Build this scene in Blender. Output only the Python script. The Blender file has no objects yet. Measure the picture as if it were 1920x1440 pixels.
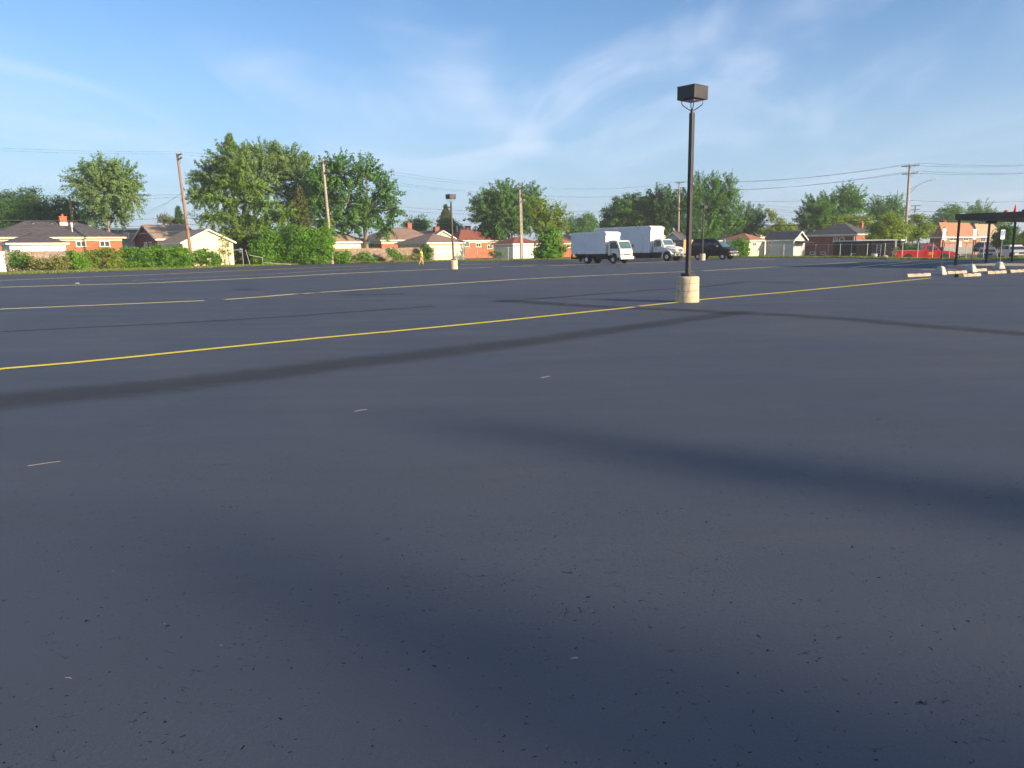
import bpy, bmesh, math, random
import numpy as np
from mathutils import Matrix, Vector

# ------------------------------------------------------------------ camera, world, sun, exposure
SC = bpy.context.scene
COL = SC.collection
R = math.radians
F = 1440.0            # focal length in photo pixels (photo 1920 x 1440)
HY = 466.0            # horizon row at the photo's centre column
ROLL = -0.014
CAMH = 1.6
PITCH = math.atan((720 - HY) / F)
CM = Matrix.Rotation(math.pi / 2 - PITCH, 3, 'X') @ Matrix.Rotation(ROLL, 3, 'Z')
cam_d = bpy.data.cameras.new('camera')
cam = bpy.data.objects.new('camera', cam_d)
COL.objects.link(cam)
cam.matrix_world = Matrix.Translation((0, 0, CAMH)) @ CM.to_4x4()
cam_d.sensor_width = 36
cam_d.lens = 36 * F / 1920
cam_d.clip_start = 0.05
cam_d.clip_end = 6000
SC.camera = cam

SUN_AZ = R(124)       # clockwise from +Y
SUN_EL = R(16)
W = bpy.data.worlds.new('World')
SC.world = W
W.use_nodes = True
wn, wl = W.node_tree.nodes, W.node_tree.links
wn.clear()
w_out = wn.new('ShaderNodeOutputWorld')
w_bg = wn.new('ShaderNodeBackground')
w_bg.inputs['Strength'].default_value = 0.093
sky = wn.new('ShaderNodeTexSky')
sky.sky_type = 'NISHITA'
sky.sun_disc = False
sky.sun_elevation = SUN_EL
sky.sun_rotation = SUN_AZ
sky.altitude = 100
sky.air_density = 1.0
sky.dust_density = 0.9
sky.ozone_density = 4.6


def wmath(op, a, b=None, clamp=False):
    n = wn.new('ShaderNodeMath')
    n.operation = op
    n.use_clamp = clamp
    for i, v in enumerate((a, b)):
        if v is None:
            continue
        if isinstance(v, (int, float)):
            n.inputs[i].default_value = v
        else:
            wl.new(v, n.inputs[i])
    return n.outputs[0]


def wnoise(vec, scale, detail, dist=0.0, rough=.5):
    n = wn.new('ShaderNodeTexNoise')
    n.inputs['Scale'].default_value = scale
    n.inputs['Detail'].default_value = detail
    n.inputs['Roughness'].default_value = rough
    n.inputs['Distortion'].default_value = dist
    wl.new(vec, n.inputs['Vector'])
    return n.outputs[0]


def wmaprange(v, a, b, c, d):
    n = wn.new('ShaderNodeMapRange')
    n.interpolation_type = 'SMOOTHSTEP'
    for i, x in enumerate((a, b, c, d)):
        n.inputs[i + 1].default_value = x
    wl.new(v, n.inputs[0])
    return n.outputs[0]


# high thin cirrus: noise on a flat layer far above the ground
tc = wn.new('ShaderNodeTexCoord')
sep = wn.new('ShaderNodeSeparateXYZ')
wl.new(tc.outputs['Generated'], sep.inputs[0])
zz = wmath('MAXIMUM', wmath('ADD', sep.outputs[2], 0.10), 0.06)
comb = wn.new('ShaderNodeCombineXYZ')
wl.new(wmath('DIVIDE', sep.outputs[0], zz), comb.inputs[0])
wl.new(wmath('DIVIDE', sep.outputs[1], zz), comb.inputs[1])
mp = wn.new('ShaderNodeMapping')
mp.inputs['Rotation'].default_value = (0, 0, R(-15))
mp.inputs['Scale'].default_value = (1.0, 0.5, 1.0)
mp.inputs['Location'].default_value = (5.5, 3.3, 0)
wl.new(comb.outputs[0], mp.inputs[0])
streak = wnoise(mp.outputs[0], 0.95, 4, 1.3, .5)
patch = wnoise(comb.outputs[0], 0.42, 1, 0.0)
cl = wmath('MULTIPLY', wmaprange(streak, .40, .80, 0, 1), wmaprange(patch, .30, .60, .35, 1))
cl = wmath('MULTIPLY', cl, wmaprange(sep.outputs[2], .02, .16, .25, 1))
cl = wmath('MULTIPLY', cl, 0.66, True)
cmix = wn.new('ShaderNodeMix')
cmix.data_type = 'RGBA'
wl.new(cl, cmix.inputs['Factor'])
hmix = wn.new('ShaderNodeMix')      # summer haze low over the whole horizon
hmix.data_type = 'RGBA'
wl.new(wmaprange(sep.outputs[2], -.02, .30, .74, 0), hmix.inputs['Factor'])
wl.new(sky.outputs[0], hmix.inputs[6])
hmix.inputs[7].default_value = (2.5, 3.35, 4.5, 1)
wl.new(hmix.outputs[2], cmix.inputs[6])
cmix.inputs[7].default_value = (4.6, 5.0, 5.9, 1)
wl.new(cmix.outputs[2], w_bg.inputs['Color'])
wl.new(w_bg.outputs[0], w_out.inputs['Surface'])

sun_d = bpy.data.lights.new('sun', 'SUN')
sun_d.energy = 4.6
sun_d.angle = R(.8)
sun_d.color = (1.0, .77, .50)
sun = bpy.data.objects.new('sun', sun_d)
COL.objects.link(sun)
SDIR = Vector((math.sin(SUN_AZ) * math.cos(SUN_EL), math.cos(SUN_AZ) * math.cos(SUN_EL), math.sin(SUN_EL)))
sun.rotation_euler = SDIR.to_track_quat('Z', 'Y').to_euler()
sun.location = (30, -30, 60)

SC.view_settings.view_transform = 'Standard'
SC.view_settings.look = 'None'
SC.view_settings.exposure = 1.1
SC.view_settings.gamma = 1
SC.render.engine = 'CYCLES'
SC.cycles.max_bounces = 5
SC.cycles.use_adaptive_sampling = True
SC.cycles.adaptive_threshold = 0.03
SC.cycles.adaptive_min_samples = 12
W.cycles.sampling_method = 'MANUAL'
W.cycles.sample_map_resolution = 512
SC.cycles.transparent_max_bounces = 12
SC.cycles.use_denoising = True

# ------------------------------------------------------------------ measuring helpers
rng = random.Random(7)
nr = np.random.default_rng(11)


def ray(px, py):
    return CM @ Vector(((px - 960) / F, -(py - 720) / F, -1))


def at(px, py, d):
    """World point seen at a photo position, at distance d along +Y."""
    r = ray(px, py)
    return Vector((0, 0, CAMH)) + r * (d / r.y)


def hor(px):
    """Photo row of the horizon in a column."""
    a, b = ray(px, 300).normalized().z, 0
    lo, hi = 300., 650.
    for _ in range(40):
        m = (lo + hi) / 2
        if ray(px, m).z > 0:
            lo = m
        else:
            hi = m
    return lo


def col(px, d, z=0.0):
    """Ground point under a photo column at distance d."""
    p = at(px, hor(px), d)
    return Vector((p.x, p.y, z))


def G(px, py, z=0.0):
    r = ray(px, py)
    t = (z - CAMH) / r.z
    return Vector((r.x * t, r.y * t, z))


def Z(px, py, d):
    return at(px, py, d).z


def span(c, dv, px2):
    """Length t so that c + t*dv stands in photo column px2."""
    q = ray(px2, hor(px2))
    k = q.x / q.y
    return (k * c.y - c.x) / (dv.x - k * dv.y)


GR = R(40)
AX = Vector((math.cos(GR), math.sin(GR), 0))       # along the lot's back fence
BY = Vector((-math.sin(GR), math.cos(GR), 0))      # away from the lot


def sstep(a, b, x):
    t = min(1, max(0, (x - a) / (b - a)))
    return t * t * (3 - 2 * t)


def gz(x, y):
    """Height of the ground: level, but the side street lies a little lower."""
    return -.03 - .45 * sstep(40.5, 44.5, x) * sstep(72, 80, y)


# ------------------------------------------------------------------ object helpers
def tag(o, label, cat, group=None):
    o['label'] = label
    o['category'] = cat
    if group:
        o['group'] = group
    return o


def thing(name, label, cat, loc=(0, 0, 0), rz=0.0, group=None):
    o = bpy.data.objects.new(name, None)
    o.empty_display_size = .3
    COL.objects.link(o)
    o.location = loc
    o.rotation_euler = (0, 0, rz)
    return tag(o, label, cat, group)


def anchor(o, local, px, d, rz, z=0.0):
    """Put a thing so that its local x,y stands in photo column px at distance d."""
    c = col(px, d, z)
    v = Matrix.Rotation(rz, 3, 'Z') @ Vector((local[0], local[1], 0))
    o.location = c - v
    o.rotation_euler = (0, 0, rz)
    return o


class MB:
    def __init__(s):
        s.v, s.f = [], []

    def add(s, vs, fs):
        n = len(s.v)
        s.v += [tuple(v) for v in vs]
        s.f += [tuple(i + n for i in f) for f in fs]
        return s

    def box(s, x0, x1, y0, y1, z0, z1):
        return s.add([(x0, y0, z0), (x1, y0, z0), (x1, y1, z0), (x0, y1, z0),
                      (x0, y0, z1), (x1, y0, z1), (x1, y1, z1), (x0, y1, z1)],
                     [(0, 3, 2, 1), (4, 5, 6, 7), (0, 1, 5, 4), (1, 2, 6, 5), (2, 3, 7, 6), (3, 0, 4, 7)])

    def quad(s, a, b, c, d):
        return s.add([a, b, c, d], [(0, 1, 2, 3)])

    def hexa(s, lo, hi):
        """Solid between two 4-point loops."""
        return s.add(list(lo) + list(hi), [(3, 2, 1, 0), (4, 5, 6, 7), (0, 1, 5, 4), (1, 2, 6, 5), (2, 3, 7, 6), (3, 0, 4, 7)])

    def slab(s, a, b, c, d, t):
        """Thin solid plate on quad a-b-c-d, thickness t along its normal."""
        a, b, c, d = map(Vector, (a, b, c, d))
        n = (b - a).cross(d - a).normalized() * t
        return s.hexa([a, b, c, d], [a + n, b + n, c + n, d + n])

    def prism(s, pts, y0, y1):
        """Side outline (x,z) pushed from y0 to y1."""
        n = len(pts)
        vs = [(x, y0, z) for x, z in pts] + [(x, y1, z) for x, z in pts]
        fs = [tuple(range(n)), tuple(range(2 * n - 1, n - 1, -1))]
        fs += [(i, i + n, (i + 1) % n + n, (i + 1) % n) for i in range(n)]
        return s.add(vs, fs)

    def tube(s, pts, rad, n=8, cap=True):
        pts = [Vector(p) for p in pts]
        if not isinstance(rad, (list, tuple)):
            rad = [rad] * len(pts)
        base = len(s.v)
        for i, p in enumerate(pts):
            t = (pts[min(i + 1, len(pts) - 1)] - pts[max(i - 1, 0)]).normalized()
            u = t.cross(Vector((0, 0, 1)) if abs(t.z) < .9 else Vector((1, 0, 0))).normalized()
            w = t.cross(u)
            for k in range(n):
                a = 2 * math.pi * k / n
                s.v.append(tuple(p + (u * math.cos(a) + w * math.sin(a)) * rad[i]))
        for i in range(len(pts) - 1):
            for k in range(n):
                a, b = base + i * n + k, base + i * n + (k + 1) % n
                s.f.append((a, b, b + n, a + n))
        if cap:
            s.f.append(tuple(base + k for k in range(n - 1, -1, -1)))
            e = base + (len(pts) - 1) * n
            s.f.append(tuple(e + k for k in range(n)))
        return s

    def lathe(s, prof, c=(0, 0, 0), axis='z', n=24, close=False):
        """Profile (r,h) turned round an axis through c."""
        base = len(s.v)
        for r, h in prof:
            for k in range(n):
                a = 2 * math.pi * k / n
                x, y = r * math.cos(a), r * math.sin(a)
                p = (x, y, h) if axis == 'z' else ((x, h, y) if axis == 'y' else (h, x, y))
                s.v.append((p[0] + c[0], p[1] + c[1], p[2] + c[2]))
        m = len(prof)
        for i in range(m - 1 + (1 if close else 0)):
            for k in range(n):
                a, b = base + i * n + k, base + i * n + (k + 1) % n
                c2, d2 = base + ((i + 1) % m) * n + (k + 1) % n, base + ((i + 1) % m) * n + k
                s.f.append((a, b, c2, d2))
        if not close:
            s.f.append(tuple(base + k for k in range(n - 1, -1, -1)))
            e = base + (m - 1) * n
            s.f.append(tuple(e + k for k in range(n)))
        return s

    def build(s, name, mat, parent=None, bevel=0, seg=2, smooth=False):
        me = bpy.data.meshes.new(name)
        bm = bmesh.new()
        vs = [bm.verts.new(v) for v in s.v]
        for f in s.f:
            try:
                bm.faces.new([vs[i] for i in f])
            except ValueError:
                pass
        bmesh.ops.recalc_face_normals(bm, faces=bm.faces)
        if bevel:
            ed = [e for e in bm.edges if len(e.link_faces) == 2 and e.calc_face_angle(0) > .35]
            bmesh.ops.bevel(bm, geom=ed, offset=bevel, segments=seg, profile=.5, affect='EDGES', clamp_overlap=True)
        bm.to_mesh(me)
        bm.free()
        if smooth:
            for p in me.polygons:
                p.use_smooth = True
        me.materials.append(mat)
        o = bpy.data.objects.new(name, me)
        COL.objects.link(o)
        if parent is not None:
            o.parent = parent
        return o


def dup(root):
    """Copy of a thing with its parts and sub-parts (shared meshes)."""
    r = root.copy()
    COL.objects.link(r)
    for ch in list(root.children):
        c = ch.copy()
        COL.objects.link(c)
        c.parent = r
        for g in list(ch.children):
            e = g.copy()
            COL.objects.link(e)
            e.parent = c
    return r


# ------------------------------------------------------------------ materials
def nodes_of(name):
    m = bpy.data.materials.new(name)
    m.use_nodes = True
    nt = m.node_tree
    return m, nt, nt.nodes['Principled BSDF']


def nmath(nt, op, a, b=None, clamp=False):
    n = nt.nodes.new('ShaderNodeMath')
    n.operation = op
    n.use_clamp = clamp
    for i, v in enumerate((a, b)):
        if v is None:
            continue
        if isinstance(v, (int, float)):
            n.inputs[i].default_value = v
        else:
            nt.links.new(v, n.inputs[i])
    return n.outputs[0]


def nrange(nt, v, a, b, c, d):
    n = nt.nodes.new('ShaderNodeMapRange')
    n.interpolation_type = 'SMOOTHSTEP'
    for i, x in enumerate((a, b, c, d)):
        n.inputs[i + 1].default_value = x
    nt.links.new(v, n.inputs[0])
    return n.outputs[0]


def nmix(nt, f, a, b, mode='MIX'):
    n = nt.nodes.new('ShaderNodeMix')
    n.data_type = 'RGBA'
    n.blend_type = mode
    for i, v in ((0, f), (6, a), (7, b)):
        if isinstance(v, (int, float)):
            n.inputs[i].default_value = v
        elif isinstance(v, tuple):
            n.inputs[i].default_value = (*v[:3], 1)
        else:
            nt.links.new(v, n.inputs[i])
    return n.outputs[2]


def nnoise(nt, vec, scale, detail=3, dist=0, rough=.5, out=0):
    n = nt.nodes.new('ShaderNodeTexNoise')
    n.inputs['Scale'].default_value = scale
    n.inputs['Detail'].default_value = detail
    n.inputs['Distortion'].default_value = dist
    n.inputs['Roughness'].default_value = rough
    if vec is not None:
        nt.links.new(vec, n.inputs['Vector'])
    return n.outputs[out]


def nobj(nt):
    return nt.nodes.new('ShaderNodeTexCoord').outputs['Object']


def nmap(nt, vec, scale=(1, 1, 1), rot=(0, 0, 0), loc=(0, 0, 0)):
    n = nt.nodes.new('ShaderNodeMapping')
    n.inputs['Scale'].default_value = scale
    n.inputs['Rotation'].default_value = rot
    n.inputs['Location'].default_value = loc
    nt.links.new(vec, n.inputs[0])
    return n.outputs[0]


def nbump(nt, bs, h, strength, dist):
    n = nt.nodes.new('ShaderNodeBump')
    n.inputs['Strength'].default_value = strength
    n.inputs['Distance'].default_value = dist
    nt.links.new(h, n.inputs['Height'])
    nt.links.new(n.outputs[0], bs.inputs['Normal'])


def mat(name, c, rough=.6, var=.18, scale=3.0, metal=0.0, bump=0.0, spec=.5, dirt=None, coat=0.0):
    """Plain surface with uneven tone; dirt adds darker weathering patches."""
    m, nt, b = nodes_of(name)
    ob = nobj(nt)
    n1 = nnoise(nt, ob, scale, 5, .3, .6)
    lo = tuple(x * (1 - var) for x in c)
    hi = tuple(min(1, x * (1 + var)) for x in c)
    cc = nmix(nt, nrange(nt, n1, .3, .7, 0, 1), lo, hi)
    if dirt:
        n2 = nnoise(nt, nmap(nt, ob, (1, 1, .25)), scale * 1.7, 6, .8, .65)
        cc = nmix(nt, nrange(nt, n2, .5, .72, 0, dirt[1]), cc, dirt[0])
    nt.links.new(cc, b.inputs['Base Color'])
    nt.links.new(nrange(nt, n1, .2, .8, max(0, rough - .08), min(1, rough + .08)), b.inputs['Roughness'])
    b.inputs['Metallic'].default_value = metal
    b.inputs['Specular IOR Level'].default_value = spec
    if coat:
        b.inputs['Coat Weight'].default_value = coat
        b.inputs['Coat Roughness'].default_value = .08
    if bump:
        nbump(nt, b, nnoise(nt, ob, scale * 14, 4), .6, bump)
    return m


def mat_brick(name, c1, c2, mortar):
    m, nt, b = nodes_of(name)
    ob = nobj(nt)
    s = nt.nodes.new('ShaderNodeSeparateXYZ')
    nt.links.new(ob, s.inputs[0])
    cb = nt.nodes.new('ShaderNodeCombineXYZ')
    nt.links.new(nmath(nt, 'ADD', s.outputs[0], s.outputs[1]), cb.inputs[0])
    nt.links.new(s.outputs[2], cb.inputs[1])
    br = nt.nodes.new('ShaderNodeTexBrick')
    br.inputs['Scale'].default_value = 4.5
    br.inputs['Mortar Size'].default_value = .012
    br.inputs['Color1'].default_value = (*c1, 1)
    br.inputs['Color2'].default_value = (*c2, 1)
    br.inputs['Mortar'].default_value = (*mortar, 1)
    nt.links.new(cb.outputs[0], br.inputs['Vector'])
    n = nnoise(nt, ob, 1.3, 4, .5)
    cc = nmix(nt, nrange(nt, n, .35, .7, 0, .45), br.outputs[0], tuple(x * .6 for x in c1))
    nt.links.new(cc, b.inputs['Base Color'])
    b.inputs['Roughness'].default_value = .85
    nbump(nt, b, br.outputs['Fac'], -.5, .01)
    return m


def mat_rows(name, c, pitch, var=.2, rough=.8, depth=.01, line=.75):
    """Courses of shingles or lap siding: rows along the height, uneven pieces."""
    m, nt, b = nodes_of(name)
    ob = nobj(nt)
    s = nt.nodes.new('ShaderNodeSeparateXYZ')
    nt.links.new(ob, s.inputs[0])
    fr = nmath(nt, 'FRACT', nmath(nt, 'MULTIPLY', s.outputs[2], 1 / pitch))
    n1 = nnoise(nt, nmap(nt, ob, (3, 3, 1 / pitch)), 1.0, 2)
    n2 = nnoise(nt, ob, .8, 4, .6)
    cc = nmix(nt, nrange(nt, n1, .3, .7, 0, 1), tuple(x * (1 - var) for x in c), tuple(min(1, x * (1 + var)) for x in c))
    cc = nmix(nt, nrange(nt, n2, .45, .75, 0, .35), cc, tuple(x * .62 for x in c))
    cc = nmix(nt, nrange(nt, fr, 0, .14, 1, 0), cc, tuple(x * line for x in c))
    nt.links.new(cc, b.inputs['Base Color'])
    b.inputs['Roughness'].default_value = rough
    nbump(nt, b, fr, .5, depth)
    return m


def mat_leaf(name, c, c2, trans=.4):
    """Foliage: each clump has its own tint."""
    m, nt, b = nodes_of(name)
    a = nt.nodes.new('ShaderNodeAttribute')
    a.attribute_name = 'tint'
    cc = nmix(nt, a.outputs['Fac'], c, c2)
    nt.links.new(cc, b.inputs['Base Color'])
    b.inputs['Roughness'].default_value = .62
    b.inputs['Specular IOR Level'].default_value = .3
    t = nt.nodes.new('ShaderNodeBsdfTranslucent')
    nt.links.new(nmix(nt, 1.0, cc, (1.0, 1.15, .55), 'MULTIPLY'), t.inputs['Color'])
    mx = nt.nodes.new('ShaderNodeMixShader')
    mx.inputs[0].default_value = trans
    nt.links.new(b.outputs[0], mx.inputs[1])
    nt.links.new(t.outputs[0], mx.inputs[2])
    nt.links.new(mx.outputs[0], nt.nodes['Material Output'].inputs['Surface'])
    return m


def mat_glass(name, c=(.03, .045, .055), rough=.06):
    m, nt, b = nodes_of(name)
    n = nnoise(nt, nobj(nt), 2.5, 2)
    nt.links.new(nmix(nt, n, tuple(x * .5 for x in c), tuple(x * 1.5 for x in c)), b.inputs['Base Color'])
    b.inputs['Roughness'].default_value = rough
    b.inputs['Specular IOR Level'].default_value = .8
    return m


def mat_asphalt():
    m, nt, b = nodes_of('sealed asphalt')
    ob = nobj(nt)
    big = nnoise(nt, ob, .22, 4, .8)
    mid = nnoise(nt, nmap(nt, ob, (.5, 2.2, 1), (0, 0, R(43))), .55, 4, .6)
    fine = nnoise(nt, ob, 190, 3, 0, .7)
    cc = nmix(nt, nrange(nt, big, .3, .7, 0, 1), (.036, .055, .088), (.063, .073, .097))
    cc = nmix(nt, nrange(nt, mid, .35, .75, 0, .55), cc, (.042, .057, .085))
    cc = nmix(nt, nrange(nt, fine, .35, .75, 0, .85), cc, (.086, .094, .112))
    # pin holes and short hairline cracks that the sealer left open, thicker in some areas
    wv = nnoise(nt, ob, 24, 2, 0, .6, 1)
    off = nt.nodes.new('ShaderNodeVectorMath')
    off.operation = 'MULTIPLY_ADD'
    nt.links.new(wv, off.inputs[0])
    off.inputs[1].default_value = (.06, .06, 0)
    nt.links.new(ob, off.inputs[2])
    area = nnoise(nt, ob, .45, 2)
    gate = nnoise(nt, nmap(nt, ob, (1, 1.8, 1), (0, 0, R(25))), 7, 1)

    def pits(scale, size, keep):
        v = nt.nodes.new('ShaderNodeTexVoronoi')
        v.inputs['Scale'].default_value = scale
        nt.links.new(off.outputs[0], v.inputs['Vector'])
        sp = nt.nodes.new('ShaderNodeSeparateColor')
        nt.links.new(v.outputs['Color'], sp.inputs[0])
        r_ = nmath(nt, 'MULTIPLY', nmath(nt, 'MULTIPLY', sp.outputs[1], sp.outputs[1]), size)
        inside = nrange(nt, nmath(nt, 'SUBTRACT', v.outputs['Distance'], r_), .0, .05, 1, 0)
        pick = nrange(nt, nmath(nt, 'ADD', sp.outputs[0], nmath(nt, 'MULTIPLY', area, .3)), keep, keep + .02, 0, 1)
        return nmath(nt, 'MULTIPLY', inside, pick)
    pit = nmath(nt, 'MAXIMUM', pits(24, .13, 1.02), pits(62, .27, .87))
    cr = nt.nodes.new('ShaderNodeTexVoronoi')
    cr.feature = 'DISTANCE_TO_EDGE'
    cr.inputs['Scale'].default_value = 13
    nt.links.new(off.outputs[0], cr.inputs['Vector'])
    near = nmath(nt, 'ADD', gate, nmath(nt, 'MULTIPLY', area, .45))
    crack = nmath(nt, 'MULTIPLY', nrange(nt, cr.outputs['Distance'], .004, .018, .85, 0), nrange(nt, near, .84, .96, 0, 1))
    hole = nmath(nt, 'MAXIMUM', crack, pit)
    cc = nmix(nt, nmath(nt, 'MULTIPLY', hole, .92), cc, (.004, .004, .005))
    nt.links.new(cc, b.inputs['Base Color'])
    nt.links.new(nrange(nt, mid, .25, .75, .66, .76), b.inputs['Roughness'])
    nt.links.new(nmath(nt, 'SUBTRACT', .3, nmath(nt, 'MULTIPLY', hole, .3)), b.inputs['Specular IOR Level'])
    h = nmath(nt, 'SUBTRACT', nmath(nt, 'ADD', nmath(nt, 'MULTIPLY', fine, .35), nmath(nt, 'MULTIPLY', nnoise(nt, ob, 45, 3), .5)), hole)
    nbump(nt, b, h, .85, .006)
    return m


def mat_band(name, c, rough, edge_lo, edge_hi, nscale, spec=.35, along=1.0, amax=1.0):
    """Strip laid on the asphalt whose edges fray out (attribute 'edge': 0 middle, 1 rim)."""
    m, nt, b = nodes_of(name)
    ob = nobj(nt)
    a = nt.nodes.new('ShaderNodeAttribute')
    a.attribute_name = 'edge'
    n = nnoise(nt, nmap(nt, ob, (along, 1, 1), (0, 0, R(-43))), nscale, 5, .4, .65)
    k = nmath(nt, 'ADD', a.outputs['Fac'], nmath(nt, 'MULTIPLY', nmath(nt, 'SUBTRACT', n, .5), .9))
    alpha = nrange(nt, k, edge_lo, edge_hi, amax, 0)
    cc = nmix(nt, nnoise(nt, ob, 60, 4, 0, .7), tuple(x * .75 for x in c), tuple(x * 1.25 for x in c))
    nt.links.new(cc, b.inputs['Base Color'])
    b.inputs['Roughness'].default_value = rough
    b.inputs['Specular IOR Level'].default_value = spec
    nt.links.new(alpha, b.inputs['Alpha'])
    nbump(nt, b, nnoise(nt, ob, 120, 3), .5, .004)
    return m


def mat_ground():
    m, nt, b = nodes_of('lawn')
    ob = nobj(nt)
    n1 = nnoise(nt, ob, .35, 5, .5)
    n2 = nnoise(nt, ob, 6, 4)
    cc = nmix(nt, nrange(nt, n1, .3, .7, 0, 1), (.09, .14, .03), (.17, .19, .05))
    cc = nmix(nt, nrange(nt, n2, .4, .75, 0, .5), cc, (.06, .11, .022))
    nt.links.new(cc, b.inputs['Base Color'])
    b.inputs['Roughness'].default_value = .9
    nbump(nt, b, n2, .8, .05)
    return m


M = {}
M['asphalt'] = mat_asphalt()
M['seam'] = mat_band('sealer overlap seam', (.047, .049, .054), .82, .2, 1.05, 6.0, .26, .5, .38)
M['seam_faint'] = mat_band('faint sealer seam', (.046, .047, .052), .82, .0, 1.0, 3.0, .2, .35, .42)
M['paint'] = mat_band('yellow line paint', (.84, .69, .035), .6, 1.1, 1.5, 9, .3)
M['paint_mid'] = mat_band('dulled yellow line paint', (.66, .56, .20), .65, 1.0, 1.5, 7, .3)
M['paint_old'] = mat_band('worn line paint', (.62, .46, .13), .7, .95, 1.45, 12, .3)
M['paint_white'] = mat_band('worn white paint', (.62, .56, .42), .7, .95, 1.45, 12, .3)
M['lawn'] = mat_ground()
M['grass'] = mat_leaf('grass blades', (.12, .20, .03), (.28, .29, .08), .35)
M['concrete'] = mat('concrete', (.35, .30, .225), .85, .16, 4, bump=.01, dirt=((.20, .17, .13), .7))
M['base_concrete'] = mat('worn cream concrete', (.50, .43, .31), .85, .14, 4, bump=.01, dirt=((.24, .20, .14), .75))
M['groove'] = mat('form line in concrete', (.17, .14, .10), .9, .2, 6)
M['slab'] = mat('pavement concrete', (.42, .39, .34), .85, .12, 1.5, bump=.004)
M['gconcrete'] = mat('pale concrete', (.38, .395, .375), .8, .1, 5, bump=.006, dirt=((.33, .33, .32), .5))
M['bronze'] = mat('dark bronze paint', (.036, .031, .029), .42, .15, 2)
M['black'] = mat('black steel', (.012, .012, .013), .45, .2, 3)
M['rubber'] = mat('tyre rubber', (.014, .014, .015), .8, .2, 8)
M['under'] = mat('dark chassis', (.011, .011, .012), .8, .2, 5)
M['steel'] = mat('galvanised steel', (.42, .43, .43), .45, .15, 4, metal=.6)
M['silver'] = mat('bright metal', (.55, .55, .54), .3, .1, 4, metal=.85)
M['whitepaint'] = mat('white vehicle paint', (.66, .66, .64), .35, .04, 1.5, coat=.3)
M['boxpanel'] = mat('white truck box panel', (.68, .70, .71), .45, .05, .8, dirt=((.44, .44, .42), .25))
M['redpaint'] = mat('red vehicle paint', (.42, .018, .025), .3, .08, 2, coat=.5)
M['maroon'] = mat('maroon vehicle paint', (.09, .012, .025), .3, .08, 2, coat=.5)
M['greypaint'] = mat('grey vehicle paint', (.16, .18, .20), .3, .08, 2, coat=.5)
M['blackpaint'] = mat('black vehicle paint', (.004, .005, .009), .3, .1, 2, spec=.25, coat=.15)
M['glass'] = mat_glass('window glass')
M['windscreen'] = mat_glass('windscreen glass', (.05, .11, .13), .08)
M['lamp'] = mat('headlamp lens', (.34, .32, .30), .15, .1, 9)
M['amber'] = mat('amber lens', (.75, .24, .03), .25, .1, 9)
M['plywood'] = mat('plywood', (.46, .28, .13), .75, .2, 2.5, dirt=((.25, .15, .07), .4))
M['pole'] = mat('weathered pole wood', (.36, .31, .26), .85, .22, 6, bump=.01, dirt=((.16, .12, .09), .6))
M['poledark'] = mat('brown pole wood', (.25, .165, .12), .85, .22, 6, bump=.01)
M['wire'] = mat('wire', (.035, .037, .045), .6, .1, 1)
M['ceramic'] = mat('insulator', (.35, .30, .28), .3, .1, 9)
M['wood_fence'] = mat('weathered fence boards', (.25, .19, .145), .85, .3, 2.2, bump=.01, dirt=((.16, .12, .09), .6))
M['bark'] = mat('bark', (.13, .10, .075), .9, .3, 5, bump=.03)
M['barkpale'] = mat('pale bark', (.24, .20, .15), .9, .25, 5, bump=.03)
M['brick_o'] = mat_brick('orange brick', (.50, .135, .06), (.42, .10, .05), (.42, .26, .18))
M['brick_r'] = mat_brick('red brick', (.34, .095, .06), (.27, .07, .05), (.3, .2, .16))
M['brick_b'] = mat_brick('brown brick', (.15, .065, .05), (.11, .05, .042), (.2, .14, .12))
M['brick_t'] = mat_brick('tan brick', (.36, .19, .12), (.30, .15, .10), (.32, .25, .2))
M['cream'] = mat('cream trim', (.74, .68, .50), .6, .06, 2)
M['white'] = mat('white trim', (.78, .77, .72), .55, .05, 2)
M['siding'] = mat_rows('white siding', (.76, .74, .66), .2, .05, .6, .015, .8)
M['siding_c'] = mat_rows('cream siding', (.76, .69, .50), .2, .05, .6, .015, .82)
M['siding_g'] = mat_rows('pale grey siding', (.46, .50, .51), .2, .05, .6, .015, .82)
M['roof_g'] = mat_rows('dark grey shingles', (.075, .074, .083), .11)
M['roof_t'] = mat_rows('tan shingles', (.34, .25, .175), .11)
M['roof_p'] = mat_rows('taupe shingles', (.24, .165, .135), .11)
M['roof_r'] = mat_rows('red shingles', (.20, .068, .052), .11)
M['roof_o'] = mat_rows('terracotta shingles', (.33, .15, .085), .11)
M['grey_wall'] = mat('grey wall', (.20, .19, .20), .8, .12, 1)
M['signwhite'] = mat('sign white', (.82, .82, .80), .4, .03, 6)
M['signblue'] = mat('sign blue', (.03, .13, .42), .4, .05, 6)
M['signgreen'] = mat('sign green', (.01, .17, .10), .4, .05, 6)
M['cone'] = mat('red cone plastic', (.72, .03, .04), .5, .08, 5)
M['orange'] = mat('orange plastic', (.80, .17, .03), .5, .08, 5)
M['yellow'] = mat('yellow plastic', (.80, .45, .03), .5, .08, 5)
M['skin'] = mat('skin', (.30, .16, .10), .6, .1, 8)
M['hivis'] = mat('yellow work shirt', (.82, .86, .04), .8, .08, 6)
M['trousers'] = mat('tan work trousers', (.52, .34, .13), .85, .1, 6)
M['hair'] = mat('dark hair', (.015, .011, .009), .6, .2, 9)
M['boots'] = mat('work boots', (.20, .10, .05), .8, .1, 9)
M['straw'] = mat('dry straw', (.26, .235, .19), .8, .15, 30)
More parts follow.
